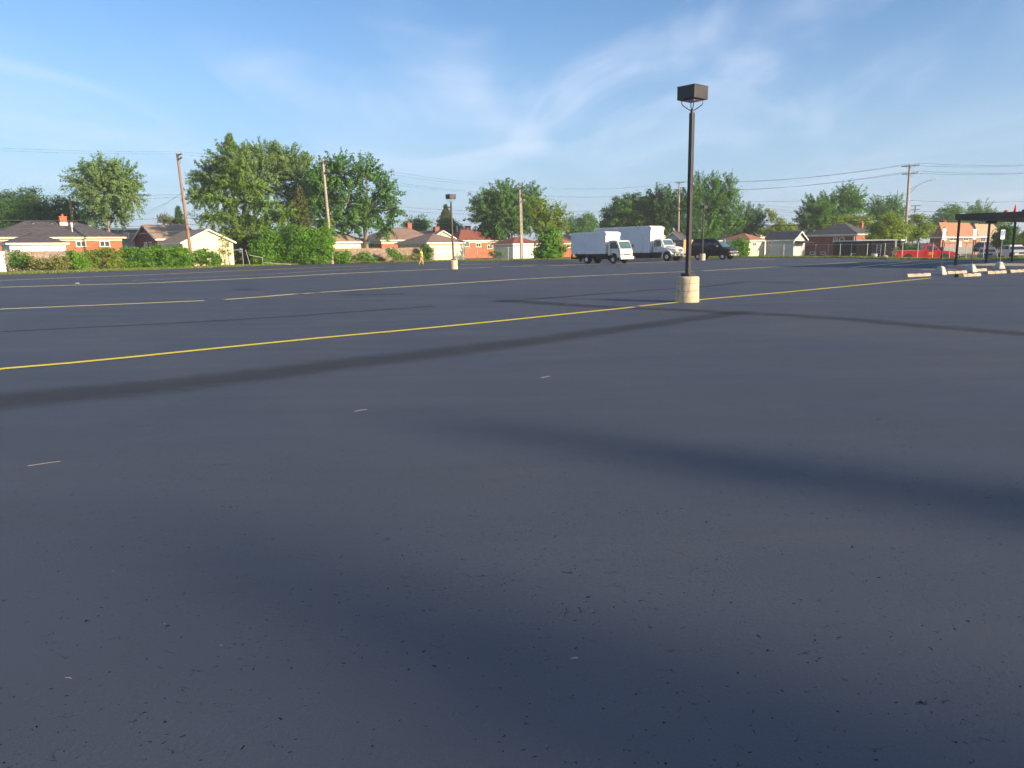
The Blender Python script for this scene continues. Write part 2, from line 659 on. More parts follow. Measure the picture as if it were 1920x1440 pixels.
LEAF = {
    'dark': mat_leaf('dark leaves', (0.043, 0.121, 0.030), (0.095, 0.216, 0.051), .38),
    'mid': mat_leaf('green leaves', (0.069, 0.191, 0.034), (0.154, 0.321, 0.064), .42),
    'pale': mat_leaf('pale leaves', (0.131, 0.237, 0.075), (0.278, 0.414, 0.144), .44),
    'bright': mat_leaf('bright leaves', (0.095, 0.256, 0.023), (0.213, 0.420, 0.044), .44),
    'yellow': mat_leaf('yellow green leaves', (0.147, 0.243, 0.032), (0.320, 0.408, 0.063), .44),
    'pine': mat_leaf('pine needles', (0.100, 0.216, 0.034), (0.242, 0.380, 0.063), .4),
    'brown': mat_leaf('brown spruce needles', (0.084, 0.125, 0.041), (0.189, 0.204, 0.071), .3),
    'dry': mat_leaf('dry weeds', (0.154, 0.216, 0.052), (0.355, 0.342, 0.127), .38),
}

# ------------------------------------------------------------------ ground, lot, markings
def struct(o):
    o['kind'] = 'structure'
    return o


xs = sorted(set([-1500, -700, -350, -200, -140] + list(range(-110, 36, 6)) + [36, 38, 40] + [40.5 + .5 * i for i in range(10)] + list(range(46, 120, 4)) + [140, 200, 350, 700, 1500]))
ys = sorted(set([-1500, -700, -300, -150, -90, -60, -30, 0, 20, 40, 55, 65, 70] + list(range(72, 84, 1)) + list(range(84, 200, 5)) + [220, 300, 500, 1000, 2500]))
gm = MB()
gm.v = [(x, y, gz(x, y)) for y in ys for x in xs]
nx = len(xs)
gm.f = [(j * nx + i, j * nx + i + 1, (j + 1) * nx + i + 1, (j + 1) * nx + i) for j in range(len(ys) - 1) for i in range(nx - 1)]
struct(gm.build('ground', M['lawn'], smooth=True))

EDGE = [(-420, 533), (-200, 524), (0, 515.5), (120, 511.5), (240, 507.6), (320, 504.8), (440, 500.2), (560, 496.2), (640, 494.2), (720, 492.4), (880, 489.6), (1036, 487.4), (1200, 485), (1385, 483.2),
        (1480, 483.2), (1560, 483.4), (1640, 484.8), (1700, 486.5), (1790, 487.3), (1843, 485.4), (1900, 487.6)]
edge_w = [G(x, y) for x, y in EDGE]
lot_pts = edge_w + [Vector((78, 96, 0)), Vector((80, -70, 0)), Vector((-110, -70, 0)), Vector((-110, 20, 0))]
lm = MB()
n = len(lot_pts)
lm.add([(p.x, p.y, 0) for p in lot_pts] + [(p.x, p.y, -.6) for p in lot_pts],
       [tuple(range(n))] + [(i, (i + 1) % n, (i + 1) % n + n, i + n) for i in range(n)])
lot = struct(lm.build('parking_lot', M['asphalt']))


def ribbon(name, pts, width, m, z, jit=0.0, seg=40):
    """Strip along ground points; 'edge' runs 0 in the middle to 1 at the rims."""
    P = [Vector((p.x, p.y, 0)) for p in pts]
    L = [0]
    for a, b in zip(P, P[1:]):
        L.append(L[-1] + (b - a).length)
    tot = L[-1]
    k = max(2, min(seg, int(tot / .8)))
    cs = []
    for i in range(k + 1):
        s = tot * i / k
        j = max(0, min(len(P) - 2, next((q for q in range(len(L) - 1) if L[q + 1] >= s - 1e-6), len(P) - 2)))
        t = (s - L[j]) / max(1e-6, L[j + 1] - L[j])
        cs.append(P[j].lerp(P[j + 1], t))
    vs, ed, fs = [], [], []
    for i, c in enumerate(cs):
        t = (cs[min(i + 1, k)] - cs[max(i - 1, 0)]).normalized()
        nrm = Vector((-t.y, t.x, 0))
        w = width(i / k) if callable(width) else width
        c = c + nrm * rng.uniform(-jit, jit)
        for u in (-1, -.5, 0, .5, 1):
            p = c + nrm * (u * w / 2)
            vs.append((p.x, p.y, z))
            ed.append(abs(u))
    for i in range(k):
        for q in range(4):
            a = i * 5 + q
            fs.append((a, a + 5, a + 6, a + 1))
    me = bpy.data.meshes.new(name)
    me.from_pydata(vs, [], fs)
    at_ = me.attributes.new('edge', 'FLOAT', 'POINT')
    at_.data.foreach_set('value', ed)
    me.materials.append(m)
    o = bpy.data.objects.new(name, me)
    COL.objects.link(o)
    o.parent = lot
    return o


def gp(*pts):
    return [G(x, y) for x, y in pts]


PW = .18
PM, PF = .34, .60
ribbon('painted_line', gp((-260, 718), (0, 692.5), (180, 677), (300, 664.5), (450, 649), (600, 634), (760, 619.5), (900, 606), (1050, 590.5), (1190, 576)), PW, M['paint'], .008, .006)
ribbon('painted_line', gp((1198, 574.5), (1262, 568), (1320, 561.5), (1480, 547.5), (1620, 534), (1746, 521.5)), PW, M['paint'], .008, .006)
ribbon('painted_line', gp((-200, 588), (0, 580), (230, 570.5), (383, 564)), PM, M['paint_mid'], .008, .01)
ribbon('painted_line', gp((421, 562), (490, 557), (556, 551.2)), PM, M['paint_mid'], .008, .01)
ribbon('painted_line', gp((567, 550.8), (590, 549.4)), PM, M['paint_old'], .008)
ribbon('painted_line', gp((600, 548.5), (780, 536.5), (960, 524.5), (1120, 516.5), (1300, 508.8)), PM, M['paint_mid'], .008, .01)
ribbon('painted_line', gp((1317, 508), (1400, 503.5), (1470, 499.5), (1612, 491.5)), PM, M['paint_mid'], .008, .01)
ribbon('painted_line', gp((-160, 545), (0, 539), (300, 530), (500, 520.5), (640, 513), (720, 509.2), (842, 504.2)), PF, M['paint_mid'], .008, .01)
ribbon('painted_line', gp((862, 503.3), (924, 501)), PF, M['paint_old'], .008)
ribbon('painted_line', gp((943, 500), (1004, 499)), PF, M['paint_old'], .008)
ribbon('painted_line', gp((1033, 498), (1150, 494.2), (1286, 489.2)), PF, M['paint_old'], .008)
ribbon('painted_line', gp((-100, 529), (0, 526), (300, 514.3), (480, 506.6), (600, 501.5), (692, 498.8)), PF, M['paint_old'], .008, .01)
ribbon('painted_line', gp((250, 526.2), (515, 513.5), (640, 505.8), (720, 502)), .2, M['paint_white'], .008)
ribbon('painted_line', gp((862, 496.2), (935, 494.8)), PF, M['paint_old'], .008)
ribbon('painted_line', gp((980, 497.5), (1006, 496.8)), PF, M['paint_old'], .008)
ribbon('painted_line', gp((1385, 486.4), (1412, 485.8)), PF, M['paint_old'], .008)
ribbon('painted_line', gp((1424, 485.6), (1452, 486.4)), PF, M['paint_old'], .008)
ribbon('painted_line', gp((1597, 501.6), (1660, 495.8), (1706, 491.2)), PM, M['paint_mid'], .008)
ribbon('painted_line', gp((1672, 498.6), (1730, 494), (1788, 489.8)), PM, M['paint_white'], .008)
ribbon('painted_line', gp((1725, 505.8), (1792, 504.8)), PM, M['paint_white'], .008)
ribbon('sealer_seam', gp((-200, 773), (0, 753), (350, 719), (650, 682), (960, 645), (1160, 617), (1335, 592), (1400, 584)), lambda t: 1.7 - .8 * t, M['seam'], .004, .05, 60)
ribbon('sealer_seam', gp((930, 563), (1060, 571), (1160, 577), (1290, 582), (1385, 587.5), (1460, 590), (1610, 600), (1740, 612), (1920, 626), (2100, 640)), lambda t: 1.25 - .3 * t, M['seam'], .0052, .06, 60)
ribbon('sealer_seam', gp((-100, 629), (0, 622.5), (350, 605), (550, 592.5), (700, 582), (815, 574)), .5, M['seam_faint'], .004, .06)
ribbon('sealer_seam', gp((640, 553), (700, 553.5), (760, 551)), .9, M['seam_faint'], .0046, .05)
ribbon('sealer_seam', gp((930, 566), (1040, 558), (1200, 546), (1330, 537), (1400, 528), (1500, 531)), .7, M['seam_faint'], .0058, .05)
ribbon('sealer_seam', gp((1690, 533), (1800, 535), (1920, 537)), .5, M['seam_faint'], .0046, .05)

# straw bits and chips lying on the asphalt
def straw(px, py, px2, py2, r, label):
    a, b = G(px, py), G(px2, py2)
    mid = (a + b) / 2
    root_loc = Vector((mid.x, mid.y, 0))
    m_ = MB()
    a2, b2 = a - root_loc, b - root_loc
    m_.tube([(a2.x, a2.y, r + .004), ((a2.x + b2.x) / 2 + .004, (a2.y + b2.y) / 2, r + .006), (b2.x, b2.y, r + .004)], [r * .8, r, r * .6], 6)
    o = m_.build('straw', M['straw'])
    o.location = root_loc
    tag(o, label, 'straw', 'dry stalks on the asphalt')


straw(52, 875, 114, 866, .002, 'long dry straw stalk lying on asphalt near the left edge')
straw(664, 772.5, 688, 768.5, .0022, 'dry straw stalk lying just above the broad blue shaded patch')
straw(1014, 709.5, 1031, 706, .0025, 'dry straw stalk lying below the long grey seam, left of the lamp base')
straw(122, 1273, 135, 1275, .002, 'bent straw bit on asphalt near the lower left corner')
straw(1070, 1237, 1084, 1236, .002, 'small curled straw bit in the dark blue shaded patch')
straw(410, 1212, 417, 1214, .002, 'short pale chip left of the dark blue shaded patch')
for k_, (x_, y_, t_) in enumerate([(47, 851, 'above the long straw'), (449, 953, 'in the middle left of the asphalt'), (212, 1071, 'left of the lower shaded patch'), (308, 1170, 'lower left of the asphalt'), (1764, 846, 'at the right of the asphalt'), (1489, 957, 'below the upper shaded streak')]):
    g_ = G(x_, y_)
    c_ = MB().hexa([(-.011, -.006, .002), (.010, -.008, .002), (.012, .007, .002), (-.007, .008, .002)], [(-.007, -.004, .011), (.006, -.005, .009), (.008, .004, .010), (-.004, .005, .012)]).build('pale_chip', M['straw'])
    c_.location = (g_.x, g_.y, 0)
    c_.scale = (.33, .33, .33)
    tag(c_, 'tiny pale chip on asphalt ' + t_, 'chip', 'pale chips on the asphalt')
g_ = G(145, 532)
c_ = MB().hexa([(-.22, -.1, 0), (.2, -.12, 0), (.22, .1, 0), (-.2, .11, 0)], [(-.15, -.08, .12), (.1, -.09, .16), (.16, .06, .10), (-.12, .09, .15)]).build('rubble_lump', M['concrete'], bevel=.02)
c_.location = (g_.x, g_.y, 0)
c_.scale = (.55, .55, .45)
tag(c_, 'small pale lump of rubble lying on the far left line', 'rubble')

# ------------------------------------------------------------------ foliage
def leaf_mesh(name, C, N, T, size, aspect, tint, m, parent):
    """One folded quad per leaf at C, facing N, long axis near T."""
    n_ = len(C)
    N = N / np.maximum(1e-6, np.linalg.norm(N, axis=1, keepdims=True))
    T = T - N * np.sum(T * N, axis=1, keepdims=True)
    T = T / np.maximum(1e-6, np.linalg.norm(T, axis=1, keepdims=True))
    Bv = np.cross(N, T)
    s = size * nr.uniform(.65, 1.3, (n_, 1))
    w = s * aspect
    V = np.empty((n_, 4, 3))
    V[:, 0] = C - T * s * .5
    V[:, 1] = C + Bv * w * .5 + N * s * .12
    V[:, 2] = C + T * s * .5
    V[:, 3] = C - Bv * w * .5 + N * s * .12
    me = bpy.data.meshes.new(name)
    me.vertices.add(4 * n_)
    me.vertices.foreach_set('co', V.reshape(-1).astype(np.float32))
    me.loops.add(4 * n_)
    me.loops.foreach_set('vertex_index', np.arange(4 * n_, dtype=np.int32))
    me.polygons.add(n_)
    me.polygons.foreach_set('loop_start', np.arange(0, 4 * n_, 4, dtype=np.int32))
    me.polygons.foreach_set('loop_total', np.full(n_, 4, dtype=np.int32))
    a = me.attributes.new('tint', 'FLOAT', 'POINT')
    a.data.foreach_set('value', np.repeat(np.clip(tint, 0, 1), 4).astype(np.float32))
    me.update()
    me.validate()
    me.materials.append(m)
    o = bpy.data.objects.new(name, me)
    COL.objects.link(o)
    o.parent = parent
    return o


def crown_leaves(lobes, leaf, dens, clump, up, spiky):
    """lobes: (centre, rx, ry, rz) in local metres -> leaf centres, normals, tangents, tints, clump centres"""
    Cs, Ns, Ts, Ti, CC = [], [], [], [], []
    for c, rx, ry, rz in lobes:
        rm = (rx + ry + rz) / 3
        area = 4 * math.pi * rm * rm
        k = max(5, int(area * 1.2 / (clump * clump)))
        d = nr.normal(size=(k, 3))
        d /= np.linalg.norm(d, axis=1, keepdims=True)
        rad = nr.uniform(.25, 1.06, (k, 1)) ** .6
        P = np.array(c) + d * rad * np.array([rx, ry, rz])
        CC.append(P)
        nl = max(6, int(50 * dens * (clump / leaf) ** 2 * .09))
        ct = nr.normal(.5, .22, k)
        for i in range(k):
            sg = clump * nr.uniform(.25, .5)
            off = nr.normal(size=(nl, 3)) * np.array([sg, sg, sg * .62])
            if spiky:
                ax_ = d[i] + np.array([0, 0, up])
                ax_ /= np.linalg.norm(ax_)
                off = nr.normal(size=(nl, 3)) * sg * .35 + ax_ * nr.uniform(-1, 1.6, (nl, 1)) * clump * .8
            Cs.append(P[i] + off)
            Ns.append(d[i] * .9 + nr.normal(size=(nl, 3)) * .75 + np.array([0, 0, .45]))
            Ts.append(d[i] * .5 + nr.normal(size=(nl, 3)) * .7 + np.array([0, 0, up - .35]))
            Ti.append(nr.normal(ct[i], .14, nl))
    return np.concatenate(Cs), np.concatenate(Ns), np.concatenate(Ts), np.concatenate(Ti), np.concatenate(CC)


def lobes_from(px_lobes, d, org, deep=.9):
    out = []
    for i, q in enumerate(px_lobes):
        x, y, rx, ry = q[:4]
        dd = d + rng.uniform(-.45, .45) * rx * d / F
        c = at(x, y, dd) - org
        out.append(((c.x, c.y, c.z), rx * d / F, max(rx, ry) * .85 * d / F * deep, ry * d / F))
    return out


def tree(name, label, px, d, lobes, kind='mid', leaf=.30, dens=1.0, clump=1.0, up=0.0, spiky=False, trunk=.24, bark='bark', group=None, limbs=True, fork=.35, aspect=.62):
    z0 = gz(*col(px, d).xy)
    org = col(px, d, z0)
    root = thing(name, label, 'tree', org, 0, group)
    LB = lobes_from(lobes, d, org)
    leaf *= .8
    C, N, T, Ti, CC = crown_leaves(LB, leaf, dens, clump, up, spiky)
    zmin = .25
    C[:, 2] = np.maximum(C[:, 2], zmin)
    leaf_mesh('crown', C, N, T, leaf, aspect, Ti, LEAF[kind], root)
    tm = MB()
    top = max(l[0][2] + l[3] * .3 for l in LB)
    low = min(l[0][2] - l[3] * .5 for l in LB)
    cx = sum(l[0][0] for l in LB) / len(LB)
    cy = sum(l[0][1] for l in LB) / len(LB)
    fz = max(1.2, low + (top - low) * fork)
    pts = [(0, 0, -.2), (.05, 0, .35), (cx * .12, cy * .1, fz * .5), (cx * .3, cy * .3, fz), (cx * .8, cy * .8, (fz + top) / 2), (cx, cy, top)]
    tm.tube(pts, [trunk * 1.5, trunk * 1.1, trunk * .92, trunk * .8, trunk * .5, trunk * .12], 10)
    if limbs:
        for l in LB:
            c = Vector(l[0])
            s = Vector((cx * .3, cy * .3, fz)) if c.z > fz * .8 else Vector((cx * .15, cy * .15, fz * .7))
            mid = s.lerp(c, .5) + Vector((rng.uniform(-.4, .4), rng.uniform(-.4, .4), .25 * (c - s).length * .4))
            tm.tube([s, mid, c, c + Vector((rng.uniform(-.3, .3) * l[1], 0, l[3] * .7))], [trunk * .6, trunk * .38, trunk * .2, .03], 7)
        sel = nr.choice(len(CC), min(len(CC), 70), replace=False)
        for q in sel:
            p = Vector(CC[q])
            b = min(LB, key=lambda l: (Vector(l[0]) - p).length)
            s = Vector(b[0])
            tm.tube([s.lerp(p, .05), s.lerp(p, .6) + Vector((0, 0, .1)), p], [.05, .035, .015], 5)
    tm.build('trunk', M[bark], root, smooth=True)
    return root


def shrub(name, label, px, d, lobes, kind='mid', leaf=.22, dens=1.0, clump=.6, cat='shrub', group=None, deep=.7, up=0.0, spiky=False, gzz=None):
    z0 = gz(*col(px, d).xy) if gzz is None else gzz
    org = col(px, d, z0)
    root = thing(name, label, cat, org, 0, group)
    LB = lobes_from(lobes, d, org, deep)
    C, N, T, Ti, CC = crown_leaves(LB, leaf, dens, clump, up, spiky)
    C[:, 2] = np.maximum(C[:, 2], nr.uniform(.02, .2, len(C)))
    leaf_mesh('foliage', C, N, T, leaf, .65, Ti, LEAF[kind], root)
    sm = MB()
    for l in LB:
        for _ in range(3):
            e = Vector(l[0]) + Vector((rng.uniform(-.6, .6) * l[1], rng.uniform(-.5, .5) * l[2], rng.uniform(0, .6) * l[3]))
            b = Vector((e.x * .9 + rng.uniform(-.2, .2), e.y * .9, -.05))
            sm.tube([b, b.lerp(e, .5) + Vector((rng.uniform(-.1, .1), 0, 0)), e], [.03, .022, .01], 5)
    sm.build('stem', M['bark'], root)
    return root


def conifer(name, label, px, d, top_py, bot_py, half_px, kind='pine', leaf=.34, dens=1.0, droop=.25, trunk=.28, skirt=.12, power=.8, group=None, off=None, lv=24, ragged=(.62, 1.12)):
    loc = col(px, d, gz(*col(px, d).xy)) if off is None else off
    root = thing(name, label, 'tree', loc, 0, group)
    H = (Z(px, top_py, d) - loc.z) if off is None else top_py
    zb = (Z(px, bot_py, d) - loc.z) if off is None else bot_py
    RM = half_px * d / F if off is None else half_px
    zb = max(.4, zb)
    tm = MB()
    tm.tube([(0, 0, -.2), (0, 0, H * .5), (0, 0, H * .98)], [trunk * 1.2, trunk * .7, .03], 9)
    Cs, Ns, Ts, Ti = [], [], [], []
    z = zb
    while z < H - .25:
        t = (z - zb) / (H - zb)
        Rz = RM * (1 - t) ** power * rng.uniform(.82, 1.12) + .15
        nb = max(5, int(6 + 9 * (1 - t)))
        a0 = rng.uniform(0, 6.28)
        for k in range(nb):
            a = a0 + 2 * math.pi * k / nb + rng.uniform(-.2, .2)
            rl = Rz * rng.uniform(*ragged)
            dirv = np.array([math.cos(a), math.sin(a), 0])
            e_z = -droop * rl * rng.uniform(.5, 1.4) + .18 * rl
            if k % 2 == 0:
                tm.tube([(0, 0, z), (dirv[0] * rl * .5, dirv[1] * rl * .5, z + .05 * rl), (dirv[0] * rl * .95, dirv[1] * rl * .95, z + e_z)], [.05, .035, .01], 4)
            nl = max(8, int(34 * dens * rl / max(.8, leaf * 3)))
            u = nr.uniform(skirt, 1.05, nl) ** .75
            side = np.array([-dirv[1], dirv[0], 0])
            lat = nr.normal(0, .22, nl) * rl * (1.15 - .75 * u)
            P = dirv * (u * rl)[:, None] + side * lat[:, None]
            P[:, 2] = z + e_z * u ** 1.6 + .05 * rl * np.sin(u * 3) - np.abs(lat) * .25 + nr.normal(0, .10, nl)
            Cs.append(P)
            Ns.append(np.array([0, 0, 1.0]) + dirv * .45 + nr.normal(size=(nl, 3)) * .45)
            Ts.append(dirv * .8 + side * np.sign(lat)[:, None] * .6 + nr.normal(size=(nl, 3)) * .3)
            Ti.append(nr.normal(.35 + .3 * rng.random(), .15, nl) + (u - .6) * .35)
        z += max(.28, (H - zb) / lv) * rng.uniform(.8, 1.2)
    leaf_mesh('crown', np.concatenate(Cs), np.concatenate(Ns), np.concatenate(Ts), leaf, .42, np.concatenate(Ti), LEAF[kind], root)
    tm.build('trunk', M['bark'], root, smooth=True)
    return root


# ------------------------------------------------------------------ houses and garages
def house(name, label, cat, px, d, w, l, eave, rise, roof='hip', wall='siding', rmat='roof_g', oh=.35, frieze=None, trim='white', wins=(), z0=None, doors=(), side_wall=None, rot=None):
    """Near corner in column px at distance d; w along the lot fence, l away from it.
    w, l: metres, or ('px', column) of the far corner. wins: (face, px0, px1, py0, py1)."""
    global GR, AX, BY
    g = GR if rot is None else rot
    A = Vector((math.cos(g), math.sin(g), 0))
    B = Vector((-math.sin(g), math.cos(g), 0))
    c = col(px, d)
    if isinstance(w, tuple):
        w = span(c, A, w[1])
    if isinstance(l, tuple):
        l = span(c, B, l[1])
    zg = gz(c.x, c.y) if z0 is None else z0
    c.z = zg
    he = Z(px, eave, d) - zg
    root = thing(name, label, cat, c, g)
    wm = MB()
    if roof == 'gx':
        wm.add([(0, 0, -.3), (w, 0, -.3), (w, l, -.3), (0, l, -.3), (0, 0, he), (w, 0, he), (w, l, he), (0, l, he), (0, l / 2, he + rise), (w, l / 2, he + rise)],
               [(0, 1, 5, 4), (1, 2, 6, 9, 5), (2, 3, 7, 6), (3, 0, 4, 8, 7)])
    elif roof == 'gy':
        wm.add([(0, 0, -.3), (w, 0, -.3), (w, l, -.3), (0, l, -.3), (0, 0, he), (w, 0, he), (w, l, he), (0, l, he), (w / 2, 0, he + rise), (w / 2, l, he + rise)],
               [(0, 1, 5, 8, 4), (1, 2, 6, 5), (2, 3, 7, 9, 6), (3, 0, 4, 7)])
    else:
        wm.box(0, w, 0, l, -.3, he)
    wo = wm.build('wall', M[wall], root)
    if frieze:
        fm = MB().box(-.03, w + .03, -.03, l + .03, he - frieze, he - .01)
        fm.build('frieze', M[trim], root)
    rm = MB()
    t = .16
    x0, x1, y0, y1 = -oh, w + oh, -oh, l + oh
    sl = rise / (min(w, l) / 2) if roof == 'hip' else (rise / (l / 2) if roof == 'gx' else rise / (w / 2))
    ze = he - sl * oh * .6
    if roof == 'hip':
        hw, hl = (x1 - x0) / 2, (y1 - y0) / 2
        if w >= l:
            r0, r1 = (x0 + hl, (y0 + y1) / 2), (x1 - hl, (y0 + y1) / 2)
        else:
            r0, r1 = ((x0 + x1) / 2, y0 + hw), ((x0 + x1) / 2, y1 - hw)
        zr = he + rise
        vs = [(x0, y0, ze), (x1, y0, ze), (x1, y1, ze), (x0, y1, ze)] + [(x0, y0, ze + t), (x1, y0, ze + t), (x1, y1, ze + t), (x0, y1, ze + t)] + [(*r0, zr), (*r1, zr)]
        fs = [(3, 2, 1, 0)]
        if w >= l:
            fs += [(4, 5, 9, 8), (5, 6, 9), (6, 7, 8, 9), (7, 4, 8)]
        else:
            fs += [(4, 5, 8), (5, 6, 9, 8), (6, 7, 9), (7, 4, 8, 9)]
        rm.add(vs, fs)
    elif roof == 'gx':
        ym, zr = l / 2, he + rise + t
        for ya, yb in ((y0, ym), (ym, y1)):
            za, zb = (ze, zr - t) if ya == y0 else (zr - t, ze)
            rm.add([(x0, ya, za), (x1, ya, za), (x1, yb, zb), (x0, yb, zb), (x0, ya, za + t), (x1, ya, za + t), (x1, yb, zb + t), (x0, yb, zb + t)],
                   [(4, 5, 6, 7), (0, 3, 2, 1), (1, 2, 6, 5), (3, 0, 4, 7)] + ([(0, 1, 5, 4)] if ya == y0 else [(2, 3, 7, 6)]))
    else:
        xm, zr = w / 2, he + rise + t
        for xa, xb in ((x0, xm), (xm, x1)):
            za, zb = (ze, zr - t) if xa == x0 else (zr - t, ze)
            rm.add([(xa, y0, za), (xb, y0, zb), (xb, y1, zb), (xa, y1, za), (xa, y0, za + t), (xb, y0, zb + t), (xb, y1, zb + t), (xa, y1, za + t)],
                   [(4, 5, 6, 7), (0, 3, 2, 1), (0, 1, 5, 4), (2, 3, 7, 6)] + ([(3, 0, 4, 7)] if xa == x0 else [(1, 2, 6, 5)]))
    ro = rm.build('roof', M[rmat], root)
    fa = MB()
    e = .012
    if roof == 'hip':
        for bx_ in ((x0 - e, x1 + e, y0 - e - .03, y0 - e), (x0 - e, x1 + e, y1 + e, y1 + e + .03), (x0 - e - .03, x0 - e, y0, y1), (x1 + e, x1 + e + .03, y0, y1)):
            fa.box(*bx_, ze - .05, ze + t - .015)
    elif roof == 'gx':
        for yy in (y0 - .04, y1 + .01):
            fa.box(x0, x1, yy, yy + .03, ze - .05, ze + t - .02)
        for xx in (x0 - .035, x1 + .006):
            for ya, yb, za, zb in ((y0, l / 2, ze, he + rise), (l / 2, y1, he + rise, ze)):
                fa.hexa([(xx, ya, za - .06), (xx + .03, ya, za - .06), (xx + .03, yb, zb - .06), (xx, yb, zb - .06)], [(xx, ya, za + t - .03), (xx + .03, ya, za + t - .03), (xx + .03, yb, zb + t - .03), (xx, yb, zb + t - .03)])
    else:
        for xx in (x0 - .04, x1 + .01):
            fa.box(xx, xx + .03, y0, y1, ze - .05, ze + t - .02)
        for yy in (y0 - .035, y1 + .006):
            for xa, xb, za, zb in ((x0, w / 2, ze, he + rise), (w / 2, x1, he + rise, ze)):
                fa.hexa([(xa, yy, za - .06), (xa, yy + .03, za - .06), (xb, yy + .03, zb - .06), (xb, yy, zb - .06)], [(xa, yy, za + t - .03), (xa, yy + .03, za + t - .03), (xb, yy + .03, zb + t - .03), (xb, yy, zb + t - .03)])
    fa.build('fascia', M[trim], ro)
    for q in wins:
        face, a0, a1, b0, b1 = q[:5]
        fm_ = q[5] if len(q) > 5 else 'white'
        if face == 'f':
            u0, u1 = span(c, A, a0), span(c, A, a1)
            dd = (c + A * ((u0 + u1) / 2)).y
        else:
            u0, u1 = span(c, B, a0), span(c, B, a1)
            dd = (c + B * ((u0 + u1) / 2)).y
        u0, u1 = min(u0, u1), max(u0, u1)
        v1, v0 = Z((a0 + a1) / 2, b0, dd) - zg, Z((a0 + a1) / 2, b1, dd) - zg
        fr, pn, si = MB(), MB(), MB()
        k = .09

        def bx(mb, a, b, cc, dd_, o0, o1):
            if face == 'f':
                mb.box(a, b, -o1, -o0, cc, dd_)
            else:
                mb.box(-o1, -o0, a, b, cc, dd_)
        bx(fr, u0 - k, u1 + k, v1, v1 + k, .0, .07)
        bx(fr, u0 - k, u0, v0, v1, .0, .07)
        bx(fr, u1, u1 + k, v0, v1, .0, .07)
        um = (u0 + u1) / 2
        if u1 - u0 > .7:
            bx(fr, um - .035, um + .035, v0, v1, .0, .06)
        wo_ = fr.build('window', M[fm_], root)
        bx(pn, u0, u1, v0, v1, .005, .03)
        pn.build('pane', M['glass'], wo_)
        bx(si, u0 - k - .05, u1 + k + .05, v0 - .1, v0, .0, .12)
        si.build('sill', M[fm_], wo_)
    for face, a0, a1, h_, mm in doors:
        if face == 'f':
            u0, u1 = span(c, A, a0), span(c, A, a1)
            dm = MB().box(u0, u1, -.05, 0, .02, h_)
        else:
            u0, u1 = sorted((span(c, B, a0), span(c, B, a1)))
            dm = MB().box(-.05, 0, u0, u1, .02, h_)
        dm.build('door', M[mm], root)
    root['_w'], root['_l'], root['_he'], root['_rise'] = w, l, he, rise
    return root, ro, dict(c=c, A=A, B=B, w=w, l=l, he=he, rise=rise, zg=zg)


def chimney(ro, H, px, v, top_py, brick='brick_r', sx=.75, sy=.6, flash=None, pot=True):
    """Chimney through a roof: column px on the line v (metres away from the front)."""
    base = H['c'] + H['B'] * v
    u = span(base, H['A'], px)
    p = base + H['A'] * u
    zt = Z(px, top_py, p.y) - H['zg']
    zb = H['he'] - .1
    cm = MB().box(u - sx / 2, u + sx / 2, v - sy / 2, v + sy / 2, zb, zt - .12)
    cm.box(u - sx / 2 - .07, u + sx / 2 + .07, v - sy / 2 - .07, v + sy / 2 + .07, zt - .12, zt)
    if pot:
        cm.lathe([(.14, zt), (.12, zt + .3)], (u, v, 0), 'z', 10)
    o = cm.build('chimney', M[brick], ro)
    if flash:
        # the flashing skirt stands just proud of the bricks at the roof line
        zs = H['he'] + H['rise'] * min(1, v / (min(H['l'], H['w']) / 2)) if flash is True else flash
        MB().box(u - sx / 2 - .03, u + sx / 2 + .03, v - sy / 2 - .03, v + sy / 2 + .03, zb, zs + .25).build('flashing', M['white'], ro)
    return o


def roof_vents(ro, H, pxs, v, size=.3):
    for px in pxs:
        base = H['c'] + H['B'] * v
        u = span(base, H['A'], px)
        k = v / (H['l'] / 2)
        z = H['he'] + H['rise'] * k + .02
        MB().hexa([(u - size / 2, v - size / 2, z - .12), (u + size / 2, v - size / 2, z - .12), (u + size / 2, v + size / 2, z - .05), (u - size / 2, v + size / 2, z - .05)],
                  [(u - size / 2, v - size / 2, z + .10), (u + size / 2, v - size / 2, z + .10), (u + size / 2, v + size / 2, z + .22), (u - size / 2, v + size / 2, z + .22)]).build('roof_vent', M['black'], ro)

# ---- the row of houses and garages behind the left and back fences
_, ro, H = house('garage', 'white garage with dark grey hipped roof behind the board fence at far left', 'garage', 20, 88, ('px', 125), 6.4, 456.5, 1.25, 'hip', 'siding', 'roof_g')
roof_vents(ro, H, [61], 2.4)
_, ro, H = house('brick_house', 'orange brick house with wide dark grey hipped roof at far left', 'house', -15, 96, ('px', 231), 9.0, 444.8, 2.15, 'hip', 'brick_o', 'roof_g', .45, .45, 'cream',
                 [('f', 146, 162, 453, 461.5), ('f', 190, 206.5, 452.5, 461.5)])
chimney(ro, H, 125, 3.6, 405.5, 'brick_o', .85, .7, flash=True)
roof_vents(ro, H, [69, 103, 145], 3.7)
roof_vents(ro, H, [147], 1.6, .2)
MB().tube([(9.3, 1.2, H['he'] + .2), (9.3, 1.2, H['he'] + 1.6)], .05, 8).tube([(9.3, 1.2, H['he'] + 1.3), (9.3, 1.2, H['he'] + 1.9)], .14, 10).build('vent_pipe', M['white'], ro)
house('grey_building', 'low grey flat-roofed building behind the far left trees', 'building', 219, 138, 9.0, 12.0, 430.5, .25, 'gx', 'grey_wall', 'roof_g', .5, None, 'white', [('f', 236, 244, 437, 446)])
_, ro, H = house('brick_house', 'dark brown brick house with pointed gable and tan roof', 'house', 297, 103, ('px', 375), ('px', 255), 449, 1.95, 'gx', 'brick_b', 'roof_t', .3, None, 'white',
                 [('s', 282, 286, 454.5, 463), ('s', 273, 277.5, 455, 462)])
